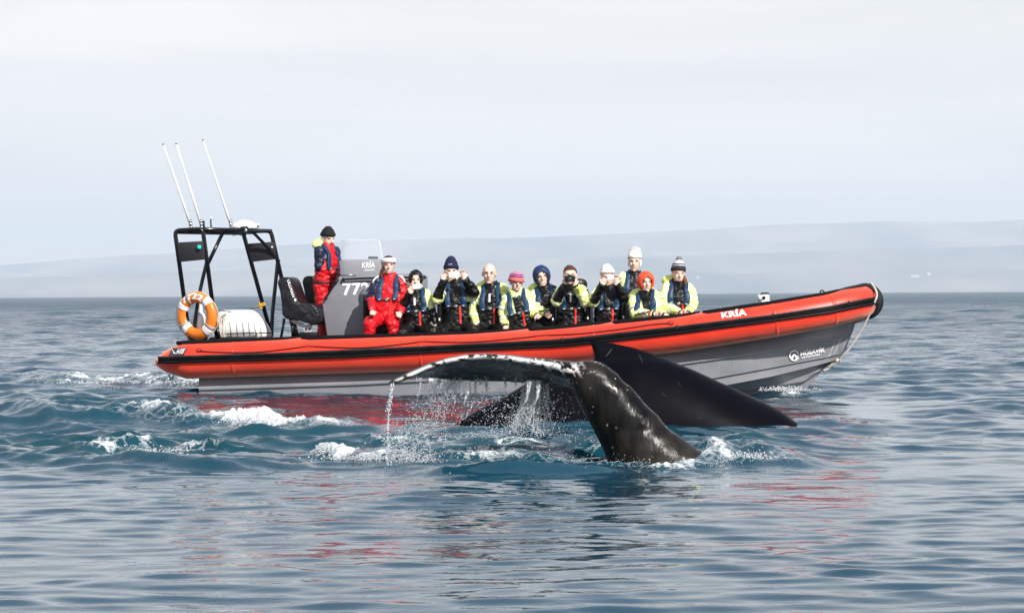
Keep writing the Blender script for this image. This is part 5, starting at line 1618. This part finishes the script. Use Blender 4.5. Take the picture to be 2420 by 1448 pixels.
    if white_band:
        for sx, i in ((-1, 0), (1, 1)):
            d = (E[i] - S[i]).normalized()
            P_ = []
            for a in np.linspace(-1.1, 1.3, 7):
                P_.append(S[i] - axn * (sx * -.01) + sn * .02 + (fr * math.cos(a) + axn * sx * math.sin(a) * .6 + sn * .5 * math.sin(a)) * .095)
            MB().add(*sweep([S[i] + axn * sx * -.03 + sn * .088 + fr * .03, S[i] + axn * sx * .02 + sn * .075 + fr * .055, S[i] + axn * sx * .055 + sn * .035 + fr * .07, S[i] + axn * sx * .07 - sn * .01 + fr * .065], .015, 6)).build('shoulder_band', tape, body)
    # silver bands sewn round the sleeves
    if suit == 'yellow':
        for i in (0, 1):
            for (a_, b_, tt, rr_, key) in ((S[i], E[i], .62, .079 * k, sl[i][0]), (E[i], A[i], .55, .061 * k, sl[i][1])):
                if key != 'Y': continue
                d = (b_ - a_).normalized(); u1 = d.cross(Vector((.3, .9, .2))).normalized(); u2 = d.cross(u1)
                c0 = a_ + (b_ - a_) * tt
                rings = [[c0 + d * w3 + (u1 * math.cos(q_) + u2 * math.sin(q_)) * (rr_ + .004) for q_ in np.linspace(0, 2 * math.pi, 19)[:-1]] for w3 in (-.016, 0, .016)]
                MB().add(*loft(rings, caps=False)).build('reflective_band', tape, body)
    # collar
    cm = {'black': suit_k, 'red': suit_r, 'yellow': hiviz, 'navy': suit_n}[collar]
    rings = []
    cb = nb + sn * .035
    for r0, z_, in ((.10, -.02), (.098, .02), (.094, .06), (.088, .085), (.072, .075), (.068, .02)):
        rings.append([cb + axn * (r0 * math.cos(a)) + fr * (r0 * .98 * math.sin(a)) + sn * (z_ - .028 * max(0, math.sin(a)) ** 2 + .012 * mnoise.noise(Vector((a * 2, sd_, z_ * 9)))) for a in np.linspace(0, 2 * math.pi, 25)[:-1]])
    MB().add(*loft(rings, caps=False)).build('collar', cm, body)
    if hood:
        hm_ = {'yellow': hiviz, 'black': suit_k, 'navy': suit_n}[hood[0]]
        c = nb + sn * .07 - fr * .09 + axn * hood[1]
        V_, F_ = ellipsoid(c, axn * .13, fr * .085, sn * .085, 20, 12)
        V_ = [v + mnoise.noise_vector(v * 9) * .016 for v in V_]
        MB().add(V_, F_).build('stowed_hood', hm_, body)
    # face
    for sx in (-1, 1):
        e_ = HC + hr * (sx * .031 * s) + hu * .012 * s
        hit = bvh.ray_cast(e_ + hf * .3, -hf, .5)
        p = hit[0] if hit[0] is not None else e_ + hf * .08
        MB().add(*ellipsoid(p + hf * .000, hr * .0145, hf * .004, hu * .0048, 10, 6)).build('eye', eye_d, body)
        hit = bvh.ray_cast(e_ + hu * .024 + hf * .3, -hf, .5); p = hit[0] if hit[0] is not None else e_ + hf * .08 + hu * .02
        MB().add(*ellipsoid(p, hr * .018, hf * .003, hu * .0035, 8, 6)).build('eyebrow', brow_m, body)
    mo = HC - hu * .058 * s
    hit = bvh.ray_cast(mo + hf * .3, -hf, .5)
    if hit[0] is not None:
        p = hit[0]
        MB().add(*ellipsoid(p, hr * (.026 if smile else .020), hf * .003, hu * (.0075 if smile else .0045), 10, 6)).build('mouth', gel_white if smile else lips, body)
    # hair and hats
    def shell(rad, up0, cut, name, m_, lower=None, front_open=None, thick=.012, offs=0.0, parent=body, dz=0.0, nzs=0.0, nzf=30):
        """cap over the cranium: keeps only what lies above the cut plane (and, for hoods, leaves the face free)"""
        c = HC + hu * (.030 * s + dz) - hf * (.012 * s + offs)
        V_, F_ = ellipsoid(c, hr * rad[0], hf * rad[1], hu * rad[2], 28, 18)
        if nzs: V_ = [v + (v - c).normalized() * (mnoise.noise(v * nzf) * nzs) for v in V_]
        keep = []
        for f_ in F_:
            m2 = sum((V_[i] for i in f_), Vector()) / len(f_) - c
            uu = m2.dot(hu); ff_ = m2.dot(hf)
            if front_open is not None:
                lat2 = abs(m2.dot(hr))
                inside = ff_ > 0 and (lat2 / front_open[0]) ** 2 + ((uu - front_open[2]) / front_open[1]) ** 2 < 1
                if inside or uu < cut: continue
            else:
                if uu < cut + up0 * ff_: continue
            keep.append(f_)
        used = sorted({i for f_ in keep for i in f_}); mp_ = {a: b for b, a in enumerate(used)}
        V2 = [V_[i] for i in used]; F2 = [tuple(mp_[i] for i in f_) for f_ in keep]
        # thickness
        nV = len(V2); V3 = V2 + [c + (v - c) * (1 - thick / .1) for v in V2]
        cnt = {}
        for f_ in F2:
            for a, b in zip(f_, f_[1:] + f_[:1]): cnt[(a, b)] = 1
        F3 = list(F2) + [tuple(i + nV for i in f_[::-1]) for f_ in F2]
        for (a, b) in cnt:
            if (b, a) not in cnt: F3.append((b, a, a + nV, b + nV))
        return MB().add(V3, F3).build(name, m_, parent)
    if hair:
        hm_ = wool_mat('hair_' + hair[0], {'brown': (0.07, 0.028, 0.014), 'dark': (0.02, 0.012, 0.009), 'auburn': (0.20, 0.065, 0.02), 'grey': (0.4, 0.37, 0.35)}[hair[0]])
        if hair[1] in ('short', 'long'):
            shell((.086 * s, .103 * s, .100 * s), 0.55, 0.012 if hair[1] == 'short' else -.01, 'hair', hm_, nzs=.012, nzf=40)
        if hair[1] in ('side', 'long'):
            for sx in hair[2]:
                P_ = [HC + hr * (sx * .072) - hu * .01 + hf * .02, HC + hr * (sx * .085) - hu * .06 + hf * .02, HC + hr * (sx * .105) - hu * .12 + hf * .02, HC + hr * (sx * .10) - hu * .18 + hf * .04]
                V_, F_ = sweep(smooth_path(P_, 5), [.014, .018, .021, .023, .025, .026, .027, .027, .027, .026, .025, .024, .021, .017, .012, .006], 10)
                V_ = [v + mnoise.noise_vector(v * 35) * .010 for v in V_]
                MB().add(V_, F_).build('hair_lock', hm_, body)
    if hat:
        kind = hat[0]
        if kind == 'beanie':
            hm_ = wool_mat(hat[1] + '_wool', hat[2])
            tall = hat[3] if len(hat) > 3 else 0.0
            h_ = shell((.091 * s, .108 * s, (.142 + tall) * s), 0.20, .012, 'knitted_hat', hm_, nzs=.006, dz=0.0)
            c = HC + hu * (.030 * s) - hf * (.012 * s)
            P_ = [c + hr * (.090 * s * math.cos(a)) + hf * (.107 * s * math.sin(a)) + hu * (.036 + .30 * .10 * math.sin(a)) for a in np.linspace(0, 2 * math.pi, 33)[:-1]]
            rw = wool_mat(hat[4][0] + '_wool', hat[4][1]) if len(hat) > 4 and hat[4] else hm_
            rings = []
            for a in np.linspace(0, 2 * math.pi, 33):
                b_ = c + hr * (.085 * s * math.cos(a)) + hf * (.102 * s * math.sin(a)) + hu * (.030 + .020 * math.sin(a))
                o_ = (hr * math.cos(a) + hf * math.sin(a))
                rings.append([b_ + o_ * .010 + hu * .024, b_ + o_ * .012, b_ + o_ * .009 - hu * .024, b_ - o_ * .006 - hu * .022, b_ - o_ * .006 + hu * .024])
            MB().add(*loft(rings, caps=False)).build('hat_brim', rw, h_)
            if len(hat) > 5:
                for (z_, col_) in hat[5]:
                    rz = math.sqrt(max(0, 1 - (z_ / ((.142 + tall) * s)) ** 2))
                    rings = []
                    for a in np.linspace(0, 2 * math.pi, 33):
                        b_ = c + hr * ((.091 * s * rz + .004) * math.cos(a)) + hf * ((.108 * s * rz + .004) * math.sin(a)) + hu * (z_ + .012 * math.sin(a))
                        rings.append([b_ + hu * .007, b_ - hu * .007])
                    MB().add(*loft(rings, caps=False, closed_ring=False)).build('hat_stripe', wool_mat(col_[0] + '_wool', col_[1]), h_)
            return_h = h_
        elif kind == 'headband':
            c = HC + hu * (.030 * s) - hf * (.012 * s)
            rings = []
            for a in np.linspace(0, 2 * math.pi, 33):
                b_ = c + hr * (.088 * s * math.cos(a)) + hf * (.104 * s * math.sin(a)) + hu * (.030 + .016 * math.sin(a))
                o_ = (hr * math.cos(a) + hf * math.sin(a))
                rings.append([b_ + o_ * .004 + hu * .034, b_ + o_ * .010, b_ + o_ * .006 - hu * .034, b_ - o_ * .008 - hu * .03, b_ - o_ * .010 + hu * .03])
            MB().add(*loft(rings, caps=False)).build('headband', white_c, body)
        elif kind == 'bucket':
            hm_ = wool_mat('pink_wool', (0.62, 0.17, 0.22)); h_ = shell((.096 * s, .112 * s, .112 * s), 0.15, .035, 'knitted_hat', hm_, nzs=.006)
            c = HC + hu * (.060 * s) - hf * (.012 * s); rings = []
            for a in np.linspace(0, 2 * math.pi, 33):
                o_ = (hr * .094 * math.cos(a) + hf * .110 * math.sin(a))
                rings.append([c + o_ * 1.0 + hu * .012, c + o_ * 1.14 - hu * .018, c + o_ * 1.24 - hu * .05, c + o_ * 1.18 - hu * .048, c + o_ * .95])
            MB().add(*loft(rings, caps=False)).build('hat_brim', wool_mat('rose_wool', (0.60, 0.12, 0.14)), h_)
            for z_, sh_ in ((.03, 1.03), (.055, .94)):
                MB().add(*sweep([c + (hr * .094 * math.cos(a) + hf * .110 * math.sin(a)) * sh_ + hu * z_ for a in np.linspace(0, 2 * math.pi, 33)[:-1]], .007, 5, closed=True)).build('knit_ridge', wool_mat('mauve_wool', (0.42, 0.16, 0.42)), h_)
        elif kind == 'hood':
            hm_ = mat('hood_' + hat[1], hat[2], .6, bump=.6, bscale=14, bdist=.015)
            shell((.112 * s, .125 * s, .128 * s), 0, -.125, 'hood', hm_, front_open=(.074, .098, -.028), nzs=.008, nzf=14, dz=-.01)
            if hat[1] == 'navy': pass
        elif kind == 'blackhood':
            shell((.098 * s, .110 * s, .112 * s), 0, -.16, 'balaclava', suit_k, front_open=(.066, .085, -.02), nzs=.006, nzf=14)
        elif kind == 'fur':
            h_ = shell((.090 * s, .106 * s, .135 * s), 0.2, .012, 'fur_hat', fur_m, nzs=.006, dz=0.01)
            c = HC + hu * .155 - hf * .012
            fr_ = MB()
            for _ in range(900):
                d = Vector((random.gauss(0, 1), random.gauss(0, 1), random.gauss(0, 1))).normalized()
                if d.dot(hu) < -.3: continue
                d = (hr * d.x + hf * d.y + hu * d.z)
                p = c + Vector((d.x * .055, d.y * .055, d.z * .035))
                sd2 = d.cross(Vector((random.random(), random.random(), random.random()))).normalized()
                L_ = random.uniform(.02, .042)
                b0 = len(fr_.V); fr_.V += [p - sd2 * .005, p + sd2 * .005, p + d * L_]; fr_.F.append((b0, b0 + 1, b0 + 2)); fr_.M.append(0)
            fr_.add(*ellipsoid(c, hr * .062, hf * .062, hu * .042, 14, 9))
            fo = fr_.build('fur_tufts', fur_m, h_); fo['kind'] = 'stuff'
            for sx in (-1, 1):
                MB().add(*ellipsoid(HC + hr * (sx * .082) - hu * .01, hr * .014, hf * .034, hu * .055, 10, 8)).build('ear_flap', fur_m, h_)
    return dict(body=body, HC=HC, hf=hf, hr=hr, hu=hu, A=A, H=H, f=f, mid=mid, axn=axn, sn=sn, fr=fr, front=front_pt, Y=Y, bvh=bvh)

NAVY = (0.008, 0.011, 0.045)
# skipper, standing at the console and looking down to the right
sk0 = person('standing skipper in navy and red suit and black knitted hat at the helm console', 1.1, (771, 565), 38, [(756, 594), (790, 596)], [(756, 630), (784, 632)], [(793, 648), (800, 640)], (767, 672), suit='red',
             hat=('beanie', 'black', (0.008, 0.008, 0.009), 0.0, None, [(.030, ('gold', (0.55, 0.33, 0.05)))]), nod=14, hy=40, edy=(-.16, .05), hdy=(-.12, .2), sdy=(-.14, .12), collar='red', hood=('yellow', -.06), strap=False, knees=[(764, 735, -.05), (775, 735, .1)], feet=[(762, 800, 0), (778, 800, .1)], sleeve=(('Y', 'R'), ('Y', 'R')))
red_p = mat('red_sleeve', (0.62, 0.008, 0.016), 0.45)
P_ = [sk0['H'] + (sk0['axn'] * .182 * math.cos(a) + sk0['fr'] * .14 * math.sin(a)) + sk0['sn'] * .03 for a in np.linspace(0, 2 * math.pi, 25)[:-1]]
MB().add(*sweep(P_, .019, 6, closed=True)).build('belt', strap_k, sk0['body'])
# crew woman in red, sitting in front of the console
p1 = person('seated woman in red suit with white headband and long brown hair beside the console', .32, (918, 628), 6, [(893, 668), (945, 667)], [(878, 708), (955, 705)], [(880, 735), (945, 738)], (912, 748), suit='red',
            hat=('headband',), hair=('brown', 'long', (-1,)), smile=True, hdy=(-.30, -.25), edy=(-.05, 0), collar='red', knees=[(874, 763, -.28), (928, 765, -.28)], feet=[(872, 812, -.26), (932, 812, -.26)], white_band=True, sleeve=(('Y', 'R'), ('R', 'R')), bulk=1.05, strap=True, sk=skin_d)
# passengers
p2 = person('woman in black hood holding a white phone to her face, beside the crew woman', .42, (982, 663), 4, [(957, 700), (1008, 698)], [(948, 730), (1016, 728)], [(970, 692), (1030, 762)], (985, 772), tilt=-3, flap=True, hat=('blackhood',), hair=('dark', 'short'), hood=('yellow', -.02),
            sleeve=(('Y', 'K'), ('Y', 'K')), hdy=(-.34, -.05), edy=(-.12, 0), hand_dir=[(.25, -.1, 1), None])
p3 = person('tall man in navy knitted hat taking a picture with a white phone, both hands up', .55, (1066, 643), 3, [(1049, 680), (1103, 678)], [(1034, 706), (1120, 690)], [(1047, 662), (1099, 660)], (1080, 768), hat=('beanie', 'navy', NAVY, .03), hood=('yellow', -.05),
            sleeve=(('Y', 'K'), ('K', 'K')), hdy=(-.30, -.30), edy=(-.20, -.18), hand_dir=[(.45, -.1, 1), (-.3, -.1, 1)], bulk=1.06, hs=1.04)
p4 = person('bald older man in black and yellow suit, looking at the camera with bare head', .62, (1156, 648), 0, [(1132, 693), (1187, 684)], [(1119, 728), (1196, 722)], [(1124, 762), (1192, 760)], (1158, 770), flap=True, hood=('yellow', -.09), hdy=(-.12, 0), sk=skin, tilt=-2, bulk=1.08, hs=1.10, sleeve=(('Y', 'Y'), ('Y', 'Y')))
p5 = person('shorter woman in pink knitted hat and yellow jacket next to the bald man', .40, (1219, 668), 8, [(1199, 710), (1243, 699)], [(1189, 740), (1256, 735)], [(1194, 768), (1268, 745)], (1232, 775), tilt=-4, hy=14, hat=('bucket',), collar='yellow', hdy=(-.10, -.14), chest='wide', hair=('grey', 'side', (-1,)) if False else None)
p6 = person('smiling woman in blue hood and glasses behind the woman in the pink hat', .72, (1280, 655), 4, [(1266, 697), (1310, 690)], [(1268, 728), (1318, 722)], [(1290, 742), (1310, 748)], (1300, 770), hat=('hood', 'navy', (0.010, 0.030, 0.11)), hood=('yellow', -.10), smile=True, tilt=6, hdy=(-.32, -.1), edy=(-.15, 0), sleeve=(('Y', 'Y'), ('K', 'K')), hs=1.05)
p7 = person('bareheaded brown-haired person looking through a black camera, elbows out', .52, (1347, 652), 0, [(1327, 690), (1373, 688)], [(1314, 712), (1384, 716)], [(1335, 672), (1361, 674)], (1350, 770), flap=True, hair=('brown', 'short'), collar='black', hood=('black', .10), sleeve=(('Y', 'K'), ('Y', 'Y')), hdy=(-.34, -.34), edy=(-.22, -.16), hand_dir=[(.25, -.2, 1), (-.25, -.2, 1)], hs=1.04)
p8 = person('woman in white knitted hat hiding her face behind both hands and a phone', .58, (1436, 655), -4, [(1413, 694), (1462, 692)], [(1402, 714), (1472, 706)], [(1424, 672), (1458, 672)], (1437, 768), tilt=5, hat=('beanie', 'white', (0.82, 0.81, 0.78)), hair=('auburn', 'side', (-1,)), sleeve=(('Y', 'K'), ('K', 'K')), hdy=(-.36, -.26), edy=(-.2, -.12), hand_dir=[(.35, -.1, 1), (-.1, -.1, 1)])
p9 = person('person in white fur hat sitting highest, behind the orange hood', 1.15, (1499, 620), 2, [(1474, 659), (1526, 664)], [(1464, 705), (1532, 700)], [(1478, 735), (1530, 735)], (1500, 752), tilt=-2, hy=-6, hat=('fur',), hdy=(-.1, -.1), hs=1.04, bulk=1.08)
p10 = person('person in orange-red hood leaning forward with clasped hands, in front of the white fur hat', .40, (1524, 668), 12, [(1500, 713), (1548, 700)], [(1502, 742), (1556, 738)], [(1545, 742), (1572, 744)], (1522, 768), hat=('hood', 'orange', (0.78, 0.085, 0.03)), collar='black', hdy=(-.30, -.24), edy=(-.12, -.05), hood=('yellow', -.1), chest='wide', hand_dir=[None, (.6, -.5, -.6)])
p11 = person('person in striped bobble hat with long auburn hair, foremost passenger nearest the bow', .55, (1602, 648), 4, [(1578, 680), (1628, 685)], [(1571, 722), (1638, 720)], [(1607, 739), (1625, 740)], (1601, 752), tilt=-3, hy=10, hat=('beanie', 'charcoal', (0.62, 0.58, 0.62), .025, ('slate', (0.025, 0.025, 0.035)), [(.070, ('slate', (0.025, 0.025, 0.035))), (.098, ('slate', (0.025, 0.025, 0.035)))]), hair=('auburn', 'side', (1,)), hood=('yellow', -.10), hdy=(-.34, -.34), edy=(-.1, -.08), hand_dir=[(.8, -.5, -.2), (-.8, -.5, -.2)])

# glasses
for p in (p6, p4):
    g_ = MB()
    for sx in (-1, 1):
        c = p['HC'] + p['hr'] * (sx * .032) + p['hu'] * .010 + p['hf'] * .112
        g_.add(*sweep([c + p['hr'] * (.024 * math.cos(a)) + p['hu'] * (.016 * math.sin(a)) for a in np.linspace(0, 2 * math.pi, 15)[:-1]], .0022, 5, closed=True))
    g_.build('glasses', black_metal, p['body'])
# pompom on the striped hat
V_, F_ = ellipsoid(p11['HC'] + p11['hu'] * .205, p11['hr'] * .042, p11['hf'] * .042, p11['hu'] * .034, 18, 12)
V_ = [v + mnoise.noise_vector(v * 60) * .014 for v in V_]
MB().add(V_, F_).build('bobble', wool_mat('bobble_wool', (0.16, 0.16, 0.19)), p11['body'])
# white emblem on the navy hat
place_text('hat_emblem', 'NY', [(1059, 631), (1068, 630), (1068, 622), (1059, 623)], lambda x, y: W(x, y, p3['Y']) + p3['hf'] * .145, white_print, p3['body'], bold=0.03)

# phones and the camera
def held(name, c, ax_, ay_, az_, bev, m_, label, cat, lens=None):
    o = MB().add(*rbox(c, ax_, ay_, az_, bev, 3)).build(name, m_, angle=40)
    tag(o, label, cat)
    if lens is not None:
        MB().add(*sweep([lens + Vector((0, 0.002, 0)), lens + Vector((0, -.002, 0))], .006, 10)).build('phone_lens', lens_m, o)
    return o
def phone(p, px, py, d, label, w_=.072, h_=.038):
    c = W(px, py, p['Y'] + d)
    return held('phone', c, Vector((w_, 0, .006)), Vector((0, .005, 0)), Vector((-.003, 0, h_)), .004, phone_w, label, 'phone', c + Vector((w_ * .7, -.006, h_ * .6)))
phone(p2, 985, 677, -.37, 'white phone held sideways by the woman in the black hood', .060, .034)
phone(p3, 1073, 649, -.37, 'white phone held sideways by the man in the navy hat')
phone(p8, 1441, 655, -.34, 'pale phone between the hands of the woman in the white knitted hat', .055, .034)
c = W(1347, 658, p7['Y'] - .40)
cm_ = empty('camera', c - UP * .04, 'black camera with round lens held up to the face of the brown-haired person', 'camera')
MB().add(*rbox(c, Vector((.068, 0, 0)), Vector((0, .028, 0)), Vector((0, 0, .040)), .01, 3)).build('camera_body', cam_k, cm_, angle=40)
MB().add(*rbox(c + UP * .042, Vector((.022, 0, 0)), Vector((0, .022, 0)), Vector((0, 0, .012)), .006)).build('viewfinder', cam_k, cm_)
ln = MB().add(*sweep([c + Vector((0, -.02, -.006)), c + Vector((0, -.06, -.006)), c + Vector((0, -.065, -.006))], [.040, .042, .038], 24)).build('lens_barrel', cam_k, cm_, angle=40)
MB().add(*ellipsoid(c + Vector((0, -.064, -.006)), Vector((.024, 0, 0)), Vector((0, .006, 0)), Vector((0, 0, .024)))).build('front_glass', lens_m, ln)
